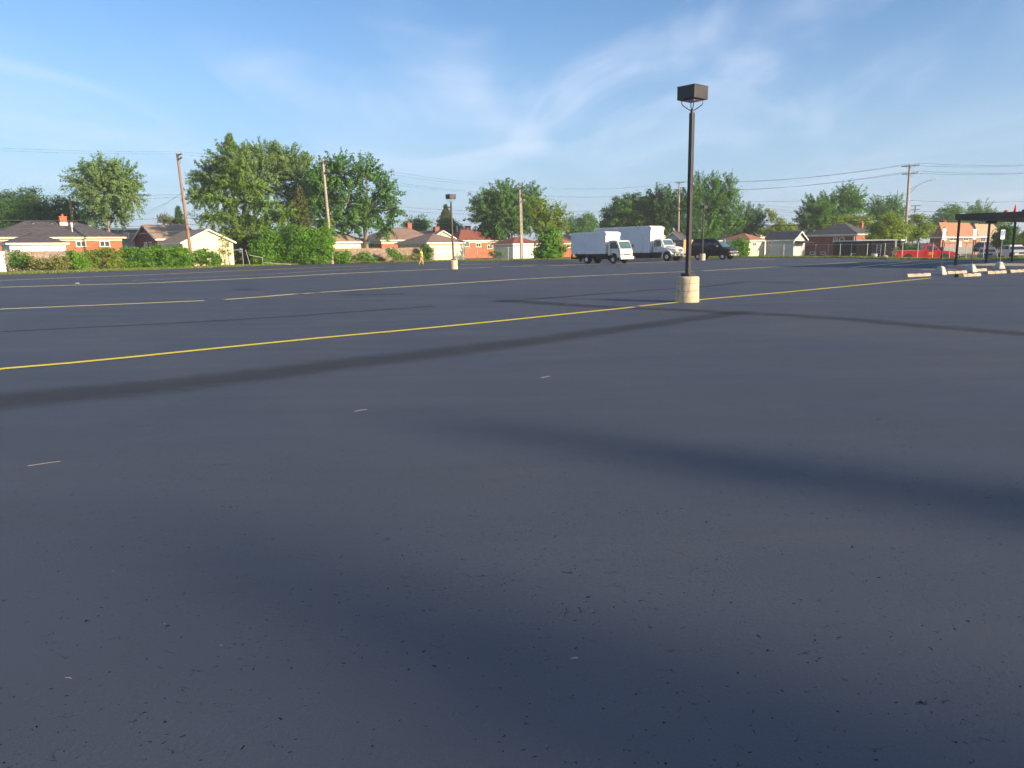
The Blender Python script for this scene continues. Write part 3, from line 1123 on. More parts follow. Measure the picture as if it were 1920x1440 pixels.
roof_vents(ro, H, [318, 345], 3.2, .25)
house('garage', 'cream garage with its gable facing the lot beside the leaning pole', 'garage', 344, 93, ('px', 438), ('px', 303), 455, 1.5, 'gy', 'siding_c', 'roof_t', .3, None, 'white')
house('garage', 'cream garage with tan hipped roof right of the pale upright pole', 'garage', 600, 110, ('px', 687), 7.5, 454, 1.95, 'hip', 'siding_c', 'roof_t', .35)
_, ro, H = house('brick_house', 'red brick house with tan hipped roof and white topped chimney', 'house', 716, 126, ('px', 822), ('px', 674), 450, 2.1, 'hip', 'brick_o', 'roof_p', .4, .6, 'cream',
                 [('s', 695, 702, 456, 463)])
chimney(ro, H, 768, 4.6, 418, 'brick_r', .85, .7)
_, ro, H = house('house', 'house hidden behind the cream garage, its red chimney and white gable edge showing', 'house', 808, 134, 5.0, 7.0, 447.5, 1.3, 'gy', 'siding_c', 'roof_p', .3)
chimney(ro, H, 819, 1.6, 425, 'brick_r', .9, .7, pot=False)
house('garage', 'cream garage with taupe hipped roof behind the low lamp post', 'garage', 802, 116, ('px', 872), ('px', 746), 455.2, 1.45, 'hip', 'siding_c', 'roof_p', .4)
_, ro, H = house('brick_house', 'orange brick house under a dark red hipped roof', 'house', 861, 140, ('px', 948), ('px', 838), 449.5, 1.85, 'hip', 'brick_o', 'roof_r', .45, .55, 'white',
                 [('f', 872, 879, 456.5, 462), ('f', 893, 901, 456.5, 462.5), ('f', 914, 922, 460, 466)])
chimney(ro, H, 878, 3.4, 423.5, 'brick_r', .85, .7, pot=False)
roof_vents(ro, H, [871, 885, 895, 904], 3.6)
MB().lathe([(.12, 3.3), (.12, 5.6), (.2, 5.6), (.2, 5.9)], (3.0, 4.6, 0), 'z', 10).build('vent_pipe', M['steel'], ro)
house('garage', 'white garage with dark red roof beside the bushy tree', 'garage', 962, 128, ('px', 1012), ('px', 926), 457.2, 1.15, 'hip', 'siding', 'roof_r', .4)
house('brick_house', 'orange brick house with orange roof left of the smaller box truck', 'house', 1043, 140, ('px', 1120), 8.0, 456.5, 1.7, 'hip', 'brick_o', 'roof_o', .4, .25, 'cream', [('f', 1062, 1075, 459.5, 463.5, 'white')])
house('house', 'far house with red brown roof behind the larger box truck', 'house', 1236, 165, 16.0, 9.0, 442, 1.3, 'hip', 'siding', 'roof_r', .4)
house('garage', 'pale gabled garage with grey roof behind the white truck hood', 'garage', 1279, 128, ('px', 1338), ('px', 1246), 450.5, 1.25, 'gx', 'siding_g', 'roof_g', .3)
_, ro, H = house('house', 'house with red brown roof and small white gable behind the van', 'house', 1391, 150, ('px', 1418), ('px', 1330), 446.5, 1.55, 'gy', 'siding', 'roof_r', .4)
chimney(ro, H, 1347, 5.5, 425, 'brick_o', .8, .7)
_, ro, H = house('house', 'far house with pale roof and red chimney behind the van', 'house', 1425, 172, 12, 9, 442, 1.3, 'hip', 'siding', 'roof_p', .4)
chimney(ro, H, 1415, 4.0, 424, 'brick_r', .9, .8)
chimney(ro, H, 1477, 4.0, 429, 'brick_o', .9, .8)
_, ro, H = house('garage', 'cream garage with terracotta hipped roof right of the black van', 'garage', 1404, 113, ('px', 1434), ('px', 1352), 450.6, 1.05, 'hip', 'siding_c', 'roof_o', .35, None, 'cream', [('f', 1411, 1417, 455.5, 460)])
aw, _r, H = house('garage', 'pale garage with dark grey roof left of the brick house', 'garage', 1488, 112, ('px', 1509), ('px', 1436), 449.2, 1.05, 'gy', 'siding_g', 'roof_g', .35, None, 'white', [('s', 1442, 1446, 453, 459, 'white')])
MB().hexa([(.3, -1.6, 1.85), (H['w'] - .2, -1.6, 1.85), (H['w'] - .2, 0, 2.05), (.3, 0, 2.05)], [(.3, -1.6, 1.95), (H['w'] - .2, -1.6, 1.95), (H['w'] - .2, 0, 2.15), (.3, 0, 2.15)]).build('awning', M['black'], aw)
_, ro, H = house('brick_house', 'low red brick house with dark grey hipped roof behind the wire fence', 'house', 1604, 112, 7.0, ('px', 1508), 438.8, 1.65, 'hip', 'brick_r', 'roof_g', .4, .3, 'cream',
                 [('s', 1563, 1569.5, 446.5, 452.5), ('s', 1575, 1582, 446.5, 452.5), ('s', 1521, 1528, 473, 476), ('s', 1541, 1548, 473, 476)])
chimney(ro, H, 1613, 4.6, 418, 'brick_o', .42, .42)
for y_ in (.2, H['l'] - .15):
    MB().tube([(-.08, y_, .1), (-.08, y_, H['he'] - .25)], .06, 6).build('downspout', M['white'], _)
_, ro, H = house('brick_house', 'brick house with orange roof across the street behind the sign posts', 'house', 1764, 120, ('px', 1828), ('px', 1743), 438, 1.75, 'hip', 'brick_t', 'roof_o', .5, .2, 'white',
                 [('f', 1780, 1793, 442.5, 451), ('f', 1806, 1814, 443, 451)], doors=[('f', 1798, 1803, 2.2, 'white')])
chimney(ro, H, 1765, 4.5, 414, 'brick_r', .8, .7)
_, ro, H = house('brick_house', 'brick house with tan roof and pale windows seen under the canopy', 'house', 1830, 132, ('px', 1872), ('px', 1812), 437.5, 1.6, 'hip', 'brick_t', 'roof_t', .5, .2, 'white',
                 [('f', 1838, 1846, 441, 453), ('f', 1848, 1855, 441, 453), ('f', 1860, 1867, 441, 449)])
house('house', 'house with red gable edge at the right edge beyond the canopy', 'house', 1938, 112, 8, ('px', 1906), 447, 1.2, 'gx', 'brick_r', 'roof_r', .4, None, 'white')

# ---- trees behind the houses
TB = 'trees behind the back fence'
tree('broadleaf_tree', 'dense dark tree at the left edge behind the brick house', 40, 128, [(18, 392, 40, 36), (62, 384, 30, 30), (-30, 410, 40, 36), (46, 418, 52, 28), (85, 412, 20, 22)], 'dark', .34, 1.1, 1.1, group=TB)
tree('broadleaf_tree', 'small dark tree behind the chimney of the left brick house', 120, 126, [(112, 392, 26, 22), (140, 402, 18, 24), (124, 416, 40, 16)], 'dark', .34, 1.0, 1.0, group=TB)
tree('broadleaf_tree', 'tall pale feathery tree between two houses at left', 208, 116, [(192, 322, 38, 26), (226, 338, 38, 30), (160, 348, 32, 30), (246, 368, 22, 30), (200, 362, 44, 34), (178, 402, 22, 28), (218, 402, 26, 24)], 'pale', .32, .95, .85, -.15, True, group=TB, bark='barkpale')
tree('broadleaf_tree', 'wide pale tree rising behind the big pine', 480, 122, [(440, 298, 44, 24), (492, 296, 44, 24), (540, 300, 38, 22), (402, 330, 38, 28), (564, 334, 34, 32), (478, 330, 60, 38), (378, 362, 26, 24), (560, 380, 38, 36)], 'pale', .33, 1.4, .9, .1, True, group=TB)
conifer('spruce_tree', 'thin pale spruce tip poking above the wide pale tree', 446, 120, 247, 330, 22, 'pine', .3, 1.0, .0, .12, .12, .7)
tree('pine_tree', 'big light green pine with layered branches beside the leaning pole', 456, 101, [(452, 316, 14, 20), (436, 346, 26, 12), (474, 350, 26, 13), (414, 376, 30, 11), (456, 380, 30, 13), (500, 384, 30, 13), (396, 408, 30, 10), (440, 412, 36, 12), (496, 416, 38, 12), (532, 404, 22, 14), (420, 438, 30, 9), (470, 442, 40, 11), (520, 444, 34, 11), (452, 462, 26, 8), (488, 464, 34, 8), (446, 480, 20, 9), (476, 482, 26, 9)], 'pine', .44, 1.5, .85, -.15, True, .3, limbs=True, fork=.1, aspect=.36)
conifer('spruce_tree', 'narrow brownish spruce just left of the pale upright pole', 567, 104, 346, 450, 30, 'brown', .26, 1.2, .35, .2, .08, .75)
conifer('spruce_tree', 'short dark spruce behind the leaning pole', 341, 118, 384, 440, 16, 'dark', .3, .9, .3, .2)
tree('maple_tree', 'tall dark green maple with visible limbs right of the upright pole', 688, 114, [(636, 322, 28, 30), (684, 322, 30, 22), (722, 358, 24, 22), (738, 392, 12, 18), (652, 380, 34, 34), (604, 352, 26, 44), (696, 392, 26, 22), (616, 412, 30, 30), (668, 420, 30, 16), (722, 425, 20, 14)], 'mid', .40, 1.3, .95, .1, True, group=TB, bark='barkpale', trunk=.32, fork=.18)
tree('broadleaf_tree', 'small hazy round tree behind the chimneys in the middle', 782, 165, [(772, 420, 16, 14), (793, 418, 15, 13), (784, 430, 24, 10)], 'mid', .4, .9, 1.1, group=TB)
conifer('spruce_tree', 'dark spruce behind the low lamp post', 838, 160, 381, 440, 24, 'brown', .36, 1.1, .3, .25)
tree('broadleaf_tree', 'low round tree below the dark spruce in the middle', 842, 155, [(838, 424, 22, 16), (856, 430, 14, 12)], 'mid', .38, 1, 1.1, group=TB)
tree('honey_locust_tree', 'broad grey green tree behind the crossarmed pole', 962, 146, [(948, 366, 40, 18), (912, 388, 32, 24), (988, 376, 30, 24), (950, 400, 50, 26), (905, 416, 24, 18), (990, 412, 34, 22), (940, 430, 40, 14)], 'mid', .38, 1.3, 1.0, -.1, True, group=TB)
tree('leafy_tree', 'light green ragged tree with dense leafy base at the fence left of the trucks', 1030, 113, [(1008, 396, 18, 24), (1034, 404, 20, 20), (1052, 400, 13, 12), (1022, 424, 26, 20), (1046, 422, 18, 18)], 'yellow', .28, .75, .7, .3, True, group=TB, trunk=.16)
shrub('leafy_bush', 'dense bright green bush at the fence left of the trucks', 1030, 110.5, [(1030, 446, 20, 20), (1022, 466, 22, 19), (1040, 466, 20, 19), (1030, 478, 28, 10), (1012, 476, 12, 10)], 'bright', .28, 1.4, .7, 'bush')
tree('broadleaf_tree', 'far bluish tree left of the smaller box truck', 1092, 200, [(1074, 424, 17, 17), (1100, 414, 17, 16), (1116, 428, 12, 13), (1090, 432, 28, 10)], 'mid', .5, .9, 1.3, group='far hazy trees')
tree('broadleaf_tree', 'large round dense tree behind the box trucks', 1185, 156, [(1182, 392, 42, 28), (1156, 406, 28, 26), (1216, 400, 30, 28), (1190, 418, 58, 18), (1140, 422, 16, 14)], 'mid', .36, 1.3, 1.0, group=TB)
tree('broadleaf_tree', 'dark open tree right of the large round tree', 1252, 150, [(1228, 372, 16, 18), (1254, 376, 20, 22), (1274, 392, 20, 30), (1246, 402, 30, 22), (1262, 424, 30, 14)], 'dark', .38, 1.2, 1.0, .2, True, group=TB)
tree('broadleaf_tree', 'tall tree with upswept spires behind the main lamp post', 1330, 132, [(1312, 356, 13, 26), (1340, 362, 12, 30), (1366, 358, 14, 26), (1296, 380, 16, 30), (1330, 396, 36, 30), (1372, 390, 20, 22), (1318, 430, 36, 24), (1360, 424, 30, 20)], 'mid', .30, .95, .85, .9, True, group=TB, trunk=.25)
tree('broadleaf_tree', 'dark spiky tree right of the spired tree', 1402, 150, [(1398, 408, 22, 20), (1418, 412, 15, 20), (1384, 420, 28, 14), (1412, 428, 20, 10)], 'dark', .32, .95, .9, .6, True, group=TB)
tree('broadleaf_tree', 'odd yellow green tree with a bent top', 1462, 138, [(1441, 397, 7, 5), (1450, 408, 8, 8), (1462, 420, 11, 11), (1470, 430, 24, 12), (1446, 434, 24, 9)], 'yellow', .28, 1.0, .8, group=TB, trunk=.15)
tree('broadleaf_tree', 'large ragged tree behind the low brick house', 1560, 145, [(1532, 396, 28, 28), (1514, 416, 22, 24), (1592, 368, 24, 20), (1566, 392, 40, 28), (1608, 384, 16, 18), (1546, 420, 40, 16)], 'mid', .36, 1.15, .95, .3, True, group=TB)
tree('broadleaf_tree', 'low yellow green tree behind the roof of the brick house', 1596, 130, [(1590, 416, 32, 12), (1620, 418, 22, 12), (1570, 424, 26, 8)], 'yellow', .3, 1.0, .8, group=TB, trunk=.15)
tree('broadleaf_tree', 'dark spiky tree left of the street light pole', 1658, 155, [(1650, 390, 20, 18), (1680, 382, 13, 14), (1664, 402, 32, 14)], 'mid', .34, .9, .9, .6, True, group=TB)
tree('broadleaf_tree', 'round yellow green tree behind the bed of the red pickup', 1668, 100, [(1666, 418, 26, 18), (1648, 430, 20, 18), (1686, 432, 22, 20), (1662, 448, 30, 16), (1638, 446, 12, 10)], 'yellow', .26, 1.15, .75, group=TB, trunk=.16)
tree('broadleaf_tree', 'yellow green tree just right of the street light pole', 1722, 106, [(1718, 418, 18, 16), (1734, 430, 14, 18), (1716, 440, 20, 14)], 'yellow', .26, 1.0, .75, group=TB, trunk=.14)
tree('broadleaf_tree', 'hazy tree behind the orange roof across the street', 1776, 170, [(1782, 402, 24, 18), (1766, 416, 24, 18), (1796, 420, 20, 16)], 'mid', .4, .85, 1.1, group='far hazy trees')
tree('broadleaf_tree', 'hazy tree rising above the canopy corner', 1838, 175, [(1838, 396, 20, 14), (1824, 412, 20, 16), (1852, 412, 18, 16)], 'mid', .4, .8, 1.1, .3, True, group='far hazy trees')
tree('broadleaf_tree', 'far tree between the canopy posts', 1858, 160, [(1862, 420, 20, 12), (1880, 412, 18, 12)], 'pale', .36, .7, 1.0, group='far hazy trees')
tree('street_tree', 'dark round tree on a thin trunk behind the right sign post', 1884, 96, [(1884, 440, 16, 20), (1874, 450, 12, 14), (1896, 446, 14, 18), (1885, 458, 16, 10)], 'dark', .24, 1.3, .7, trunk=.13)
tree('broadleaf_tree', 'dark reddish far tree behind the flat grey building', 310, 190, [(308, 410, 12, 8), (318, 414, 8, 6)], 'brown', .45, 1, 1.2, group='far hazy trees')

# ---- shrubs, hedges and vines along the left and back fence
SG = 'overgrown shrubs along the left fence'
shrub('wild_shrub', 'leafy shrub beside the white fence at far left', 40, 78.5, [(36, 482, 16, 14), (52, 490, 14, 12), (26, 492, 12, 11), (40, 497, 20, 8)], 'mid', .18, .9, .5, group=SG)
shrub('weeds', 'tan and green weeds in front of the board fence', 80, 77.5, [(66, 492, 12, 9), (84, 493, 13, 9), (104, 489, 13, 12), (120, 492, 10, 11), (90, 500, 34, 5)], 'dry', .16, .9, .4, group=SG)
shrub('wild_shrub', 'bright leafy shrub left of the weedy thicket', 141, 81, [(138, 481, 15, 13), (152, 488, 13, 12), (132, 493, 13, 10), (146, 498, 16, 6)], 'bright', .2, 1.1, .5, group=SG)
shrub('weeds', 'weedy tan thicket left of the long vine hedge', 188, 83, [(166, 482, 13, 14), (184, 477, 14, 14), (204, 478, 14, 15), (220, 482, 12, 14), (176, 494, 18, 9), (208, 494, 18, 9)], 'yellow', .17, 1.0, .45, group=SG)
shrub('vine_hedge', 'long bright green vine hedge left of the leaning pole', 290, 85, [(238, 478, 14, 14), (256, 475, 14, 13), (275, 476, 14, 13), (294, 474, 14, 13), (313, 475, 14, 13), (332, 475, 14, 13), (348, 477, 10, 13), (240, 492, 16, 10), (266, 492, 16, 10), (294, 491, 16, 10), (322, 490, 16, 10), (345, 489, 12, 10), (238, 499, 14, 6), (262, 498, 14, 6), (288, 498, 14, 6), (314, 497, 14, 6), (340, 496, 14, 6)], 'bright', .2, 1.5, .55, 'hedge', group=SG)
shrub('vine_hedge', 'short rounded vine hedge in front of the cream gabled garage', 388, 88.5, [(371, 479, 11, 11), (388, 478, 12, 11), (404, 482, 10, 9), (376, 490, 14, 8), (402, 492, 14, 6)], 'bright', .2, 1.3, .5, 'hedge', group=SG)
shrub('sapling', 'thin sapling growing against the cream gabled garage', 416, 90, [(416, 446, 5, 8), (424, 456, 8, 8), (416, 468, 9, 8), (430, 472, 6, 8)], 'yellow', .16, .35, .5, 'sapling', group=SG)
shrub('vine_thicket', 'huge vine covered thicket between the pine and the upright pole', 560, 97, [(500, 440, 16, 15), (530, 442, 24, 18), (562, 440, 26, 18), (594, 444, 24, 17), (612, 452, 12, 18), (490, 464, 22, 16), (524, 464, 26, 18), (560, 464, 28, 20), (596, 466, 24, 20), (500, 484, 24, 12), (540, 484, 28, 12), (580, 484, 26, 12), (608, 482, 14, 14)], 'bright', .22, 1.3, .65, 'thicket', group=SG)
shrub('climbing_vine', 'vine climbing the lower part of the pale upright pole', 613, 98, [(612, 425, 6, 14), (616, 440, 8, 14), (618, 456, 9, 14), (614, 474, 8, 14)], 'bright', .2, .9, .45, 'vine', group=SG, deep=.5)
BG = 'bushes against the back board fence'
shrub('wild_shrub', 'bush at the foot of the pale upright pole', 642, 99, [(634, 480, 10, 10), (648, 478, 10, 11), (640, 488, 14, 5)], 'bright', .2, 1.1, .5, group=BG)
shrub('wild_shrub', 'second bush from the pale pole along the back board fence', 680, 101, [(668, 484, 8, 7), (682, 482, 11, 9), (694, 485, 9, 6)], 'bright', .2, 1.0, .5, group=BG)
shrub('wild_shrub', 'bush growing left of the walking person', 738, 104, [(734, 476, 9, 11), (744, 482, 9, 8)], 'bright', .2, 1.0, .5, group=BG)
shrub('wild_shrub', 'tall bush right behind the walking person', 800, 108.5, [(796, 468, 8, 8), (804, 472, 7, 12), (798, 482, 10, 8)], 'mid', .2, 1.2, .5, group=BG)
shrub('weeds', 'strip of weeds along the foot of the back board fence', 770, 106, [(716, 486, 10, 5), (760, 484, 10, 6), (776, 482, 9, 8), (700, 488, 14, 3)], 'dry', .18, .8, .4, group=BG)
shrub('wild_shrub', 'low green bush behind the wire fence near the red roofed garage', 930, 122, [(926, 476, 7, 6), (936, 478, 8, 5)], 'mid', .22, .9, .5, group=BG)
shrub('round_bush', 'round bush in front of the terracotta roofed garage', 1388, 108, [(1386, 458, 15, 11), (1396, 464, 10, 9), (1380, 468, 10, 9), (1390, 474, 12, 6)], 'bright', .22, 1.3, .55, 'bush')
shrub('wild_shrub', 'hedge in front of the houses behind the red pickup', 1725, 97, [(1700, 466, 14, 7), (1720, 465, 14, 8), (1740, 464, 12, 8)], 'dark', .2, 1.0, .5, 'hedge')
shrub('wild_shrub', 'pale weeds left of the red pickup tail', 1681, 90, [(1680, 474, 5, 9)], 'dry', .17, .8, .4)

# grass along the lot's edge, uncountable
Cs = []
for a_, b_ in zip(edge_w[1:], edge_w[2:]):
    L_ = (b_ - a_).length
    k_ = int(L_ * 330)
    t_ = nr.uniform(0, 1, (k_, 1))
    p_ = np.array(a_) + t_ * (np.array(b_) - np.array(a_))
    nv = np.array([-(b_ - a_).y, (b_ - a_).x, 0]) / L_
    if nv[1] < 0 and abs(nv[1]) > abs(nv[0]):
        nv = -nv
    p_ = p_ + nv * (nr.uniform(-.05, 1, (k_, 1)) ** 2 * 7.0)
    Cs.append(p_)
C_ = np.concatenate(Cs)
C_[:, 2] = np.array([gz(x, y) for x, y in C_[:, :2]]) + nr.uniform(.03, .14, len(C_))
N_ = nr.normal(size=(len(C_), 3)) * np.array([1, 1, .4])
T_ = np.array([0, 0, 1.0]) + nr.normal(size=(len(C_), 3)) * .35
go = leaf_mesh('verge_grass', C_, N_, T_, .26, .22, nr.normal(.45, .3, len(C_)), M['grass'], None)
go['kind'] = 'stuff'
tag(go, 'strip of green and dry grass along the far edge of the lot', 'grass')

# ------------------------------------------------------------------ fences
def board_fence(name, label, px, d, px2, h, m, z0=0.0, bw=.14, gap=.012, rot=None):
    c = col(px, d)
    c.z = gz(c.x, c.y)
    L = span(c, AX, px2)
    root = thing(name, label, 'fence', c, GR)
    bm = MB()
    x = 0
    while x < L:
        hh = h + rng.uniform(-.03, .03)
        o = rng.uniform(-.008, .008)
        bm.box(x, x + bw, -.012 + o, .012 + o, .03, hh)
        x += bw + gap
    b = bm.build('board_panel', m, root)
    b['kind'] = 'stuff'
    for zr in (.35, h - .35):
        MB().box(0, L, .02, .06, zr - .045, zr + .045).build('rail', m, root)
    x = 0
    while x <= L + .1:
        MB().box(x - .045, x + .045, .06, .15, -.3, h - .05).build('post', m, root)
        x += 2.4
    return root


board_fence('wood_fence', 'weathered brown board fence behind the shrubs at far left', 13, 82, 190, 2.05, M['wood_fence'])
board_fence('wood_fence', 'weathered board fence behind the walking person', 626, 101.5, 814, 1.95, M['wood_fence'])
wf = board_fence('white_fence', 'short white board fence at the left edge of the picture', -60, 76.5, 8.5, 2.05, M['white'], bw=.2, gap=.004)
for i_, (px_, d_) in enumerate([(11.5, 81.4)]):
    c_ = col(px_, d_)
    o_ = MB().box(-.07, .07, -.07, .07, -.3, 2.15).box(-.09, .09, -.09, .09, 2.15, 2.2).build('fence_post', M['pole'], bevel=.01)
    o_.location = (c_.x, c_.y, 0)
    tag(o_, 'bare wooden fence post beside the white fence at far left', 'post')


def chain_fence(name, label, pts, h, posts=True, cell=.22):
    """pts: ground points of its posts."""
    root = thing(name, label, 'fence', (pts[0].x, pts[0].y, 0))
    o = pts[0]
    Q = [Vector((p.x - o.x, p.y - o.y, 0)) for p in pts]
    rail, mesh = MB(), MB()
    for q in Q:
        MB().tube([(q.x, q.y, -.6), (q.x, q.y, h + .03)], .035, 8).lathe([(.045, h + .03), (.03, h + .08)], (q.x, q.y, 0), 'z', 8).build('post', M['steel'], root)
    for a, b in zip(Q, Q[1:]):
        rail.tube([(a.x, a.y, h - .02), (b.x, b.y, h - .02)], .024, 6)
        dv = b - a
        L = dv.length
        u = dv / L
        w = .0016
        s = -h
        while s < L:
            for sg in (1, -1):
                x0, x1 = (s, s + h) if sg == 1 else (s + h, s)
                # clip to the bay
                def pt_at(x):
                    return (x - x0) / (x1 - x0)
                lo, hi = 0.0, 1.0
                for lim in (0.0, L):
                    t = pt_at(lim)
                    if 0 < t < 1:
                        if (x0 < lim) == (lim == 0.0):
                            lo = max(lo, t)
                        else:
                            hi = min(hi, t)
                xa, xb = x0 + (x1 - x0) * lo, x0 + (x1 - x0) * hi
                if hi - lo < .02 or max(xa, xb) > L + .01 or min(xa, xb) < -.01:
                    continue
                pa, pb = a + u * xa, a + u * xb
                za, zb = .04 + (h - .06) * lo, .04 + (h - .06) * hi
                mesh.quad((pa.x - u.x * w, pa.y - u.y * w, za), (pa.x + u.x * w, pa.y + u.y * w, za), (pb.x + u.x * w, pb.y + u.y * w, zb), (pb.x - u.x * w, pb.y - u.y * w, zb))
            s += cell
    rail.build('top_rail', M['steel'], root)
    mo = mesh.build('wire_mesh', M['steel'], root)
    mo['kind'] = 'stuff'
    return root


c0 = col(812, 111.5)
chain_fence('chain_link_fence', 'wire fence in front of the cream and red roofed garages', [c0 + AX * t for t in (0, 2.7, 5.4, 8.0, 10.2, 11.2, 14, 17, 20)], 1.75)
chain_fence('chain_link_fence', 'long wire fence on the right in front of the brick house and pickup', [col(p, d_) for p, d_ in ((1392, 112), (1434, 112), (1470, 111.5), (1504, 111), (1530, 106.5), (1554, 102), (1576, 99), (1597, 96), (1627, 92), (1660, 88), (1693, 84), (1722, 81.5), (1750, 79), (1782, 78), (1813, 77), (1846, 76))], 1.55)
# broken pipe gate
rt = thing('pipe_gate', 'broken white pipe gate left of the vine thicket', 'gate', col(455, 92.5))
for nm, pts in (('gate_post', [(0, 0, -.3), (-.05, 0, 2.05)]), ('gate_post', [(.75, .3, -.3), (.3, .2, 1.9)]), ('gate_rail', [(-1.6, -.4, 1.85), (0, 0, 1.9)]), ('gate_rail', [(.7, .3, 1.25), (2.0, .9, .95)]), ('gate_post', [(2.0, .9, -.2), (2.0, .9, 1.0)]), ('fallen_rail', [(2.1, .9, .35), (5.2, 1.8, .06)])):
    MB().tube(pts, .032, 8).build(nm, M['gconcrete'], rt)

# ------------------------------------------------------------------ utility poles and wires
def upole(name, label, px, d, top_py, arms, lean=0.0, m='pole', r=.15, rz=GR, z=None, leanv=0.0):
    c = col(px, d)
    c.z = gz(c.x, c.y) if z is None else z
    H = Z(px, top_py, d) - c.z
    root = thing(name, label, 'utility pole', c)
    root.rotation_euler = (leanv, -lean, 0)
    MB().tube([(0, 0, -.5), (0, 0, H * .5), (0, 0, H)], [r * 1.15, r, r * .78], 12).build('pole', M[m], root, smooth=False)
    ends = []
    ca, sa = math.cos(rz - math.pi / 2), math.sin(rz - math.pi / 2)
    Mx = Matrix.Translation(c) @ root.rotation_euler.to_matrix().to_4x4()
    for dz, hl in arms:
        zz_ = H - dz
        am = MB()
        w = .055
        p, q = Vector((ca, sa, 0)), Vector((-sa, ca, 0))
        lo = [p * -hl + q * (r * .9), p * hl + q * (r * .9), p * hl + q * (r * .9 + 2 * w), p * -hl + q * (r * .9 + 2 * w)]
        am.hexa([v + Vector((0, 0, zz_ - w)) for v in lo], [v + Vector((0, 0, zz_ + w)) for v in lo])
        ao = am.build('crossarm', M[m], root)
        br = MB()
        for s in (-1, 1):
            br.tube([p * (s * hl * .6) + q * (r + .06) + Vector((0, 0, zz_)), q * (r * .8) + Vector((0, 0, zz_ - .55))], .018, 5)
        br.build('brace', M['steel'], ao)
        for s in (-.92, -.45, .45, .92):
            b = p * (s * hl) + q * (r * .9 + w) + Vector((0, 0, zz_ + w))
            MB().lathe([(.02, 0), (.05, .05), (.035, .1), (.055, .13), (.02, .2)], tuple(b), 'z', 8).build('insulator', M['ceramic'], ao)
            ends.append(Mx @ (b + Vector((0, 0, .18))))
    return root, dict(H=H, c=c, M=Mx, ends=ends)


ra = R(40)
_, P1 = upole('utility_pole', 'brown utility pole leaning left behind the vine hedge', 359, 90, 287, [(.15, .95), (.55, .95)], .052, 'poledark', .17)
_, P2 = upole('utility_pole', 'pale weathered utility pole beside the vine thicket', 622, 98.5, 298, [(.25, 1.1), (1.6, 1.0)], .04, 'pole', .17)
_, P3 = upole('utility_pole', 'grey utility pole with crossarms standing before the broad tree', 977, 122, 350, [(.1, 1.2), (1.3, .8), (2.2, .8)], .012, 'pole', .16)
upole('utility_pole', 'slim pole standing right behind the crossarmed grey pole', 979.5, 126, 372, [(.3, .7)], .01, 'pole', .13)
_, P4 = upole('utility_pole', 'grey utility pole just left of the main lamp post', 1271.5, 142, 340, [(.2, 1.1), (1.6, 1.0)], .004, 'pole', .17)
r5, P5 = upole('utility_pole', 'tall utility pole carrying a street light behind the pickup', 1697, 100, 308, [(.2, 1.1), (1.15, 1.0)], .010, 'pole', .17)
upole('utility_pole', 'far pale pole seen beside the low lamp post', 837.5, 175, 383, [(.7, 1.0)], .01, 'pole', .17)
upole('utility_pole', 'orange brown pole top showing in front of the left trees', 146, 118, 369, [], .03, 'plywood', .19)
upole('utility_pole', 'far dark pole with double crossarm right of the street light pole', 1711, 190, 385, [(.1, 1.1), (1.0, 1.1)], 0, 'poledark', .16)
# street light and box on the tall right pole
Hp = P5['H']
za = Z(1703, 364, 100) - P5['c'].z
zt = Z(1740, 338.5, 100) - P5['c'].z
MB().tube([(.12, -.05, za), (1.2, -.2, za + 1.15), (2.2, -.3, zt - .12), (2.75, -.35, zt)], .045, 8).build('light_arm', M['steel'], r5)
MB().tube([(.12, -.05, za + .5), (1.0, -.18, za + 1.1)], .03, 6).build('arm_brace', M['steel'], r5)
MB().hexa([(2.6, -.47, zt - .05), (3.25, -.5, zt - .03), (3.25, -.26, zt - .03), (2.6, -.24, zt - .05)], [(2.65, -.42, zt + .1), (3.15, -.45, zt + .08), (3.15, -.3, zt + .08), (2.65, -.28, zt + .1)]).build('lamp_head', M['steel'], r5, bevel=.02)
zb = Z(1695, 425, 100) - P5['c'].z
MB().box(-.75, -.17, -.25, -.2, zb - .55, zb + .4).build('sign_back', M['gconcrete'], r5)
MB().tube([(0, 0, 0), (0, 0, zb + .2)], .195, 12).build('pole_sleeve', M['gconcrete'], r5)
z4 = Z(1276, 431, 142) - P4['c'].z


def wire(label, a, b, sag, r=.012, group='overhead wires', n=18):
    a, b = Vector(a), Vector(b)
    r = r * .75
    m_ = MB()
    pts = []
    for i in range(n + 1):
        t = i / n
        p = a.lerp(b, t)
        pts.append(p - a - Vector((0, 0, 4 * sag * t * (1 - t))))
    m_.tube(pts, r, 5)
    o = m_.build('overhead_wire', M['wire'])
    o.location = a
    tag(o, label, 'wire', group)


def lowpt(P, z):
    return P['M'] @ Vector((.1, -.2, z))


WS = {0: 'upper house side', 3: 'upper lot side', 4: 'lower house side', 7: 'lower lot side'}
off1 = -AX * 38
for i, e in enumerate((0, 3)):
    wire(('house side' if e == 0 else 'lot side') + ' thin wire running from the leaning pole out of the left edge', P1['ends'][e], P1['ends'][e] + off1 + Vector((0, 0, -.6)), .55, group='wires left of the leaning pole')
for zz_, s in ((8.2, .6), (7.9, .7), (5.6, .5), (4.9, .6), (4.2, .8)):
    wire({8.2: 'highest', 7.9: 'second highest', 5.6: 'middle', 4.9: 'second lowest', 4.2: 'lowest'}[zz_] + ' cable running from the leaning pole shaft out of the left edge', lowpt(P1, zz_), lowpt(P1, zz_) + off1, s, .02 if zz_ > 6 else .03, 'cables left of the leaning pole')
wire('right service wire sloping from the leaning pole down to the houses', lowpt(P1, 8.5), at(265, 405, 104), .3, group='service drops of the leaning pole')
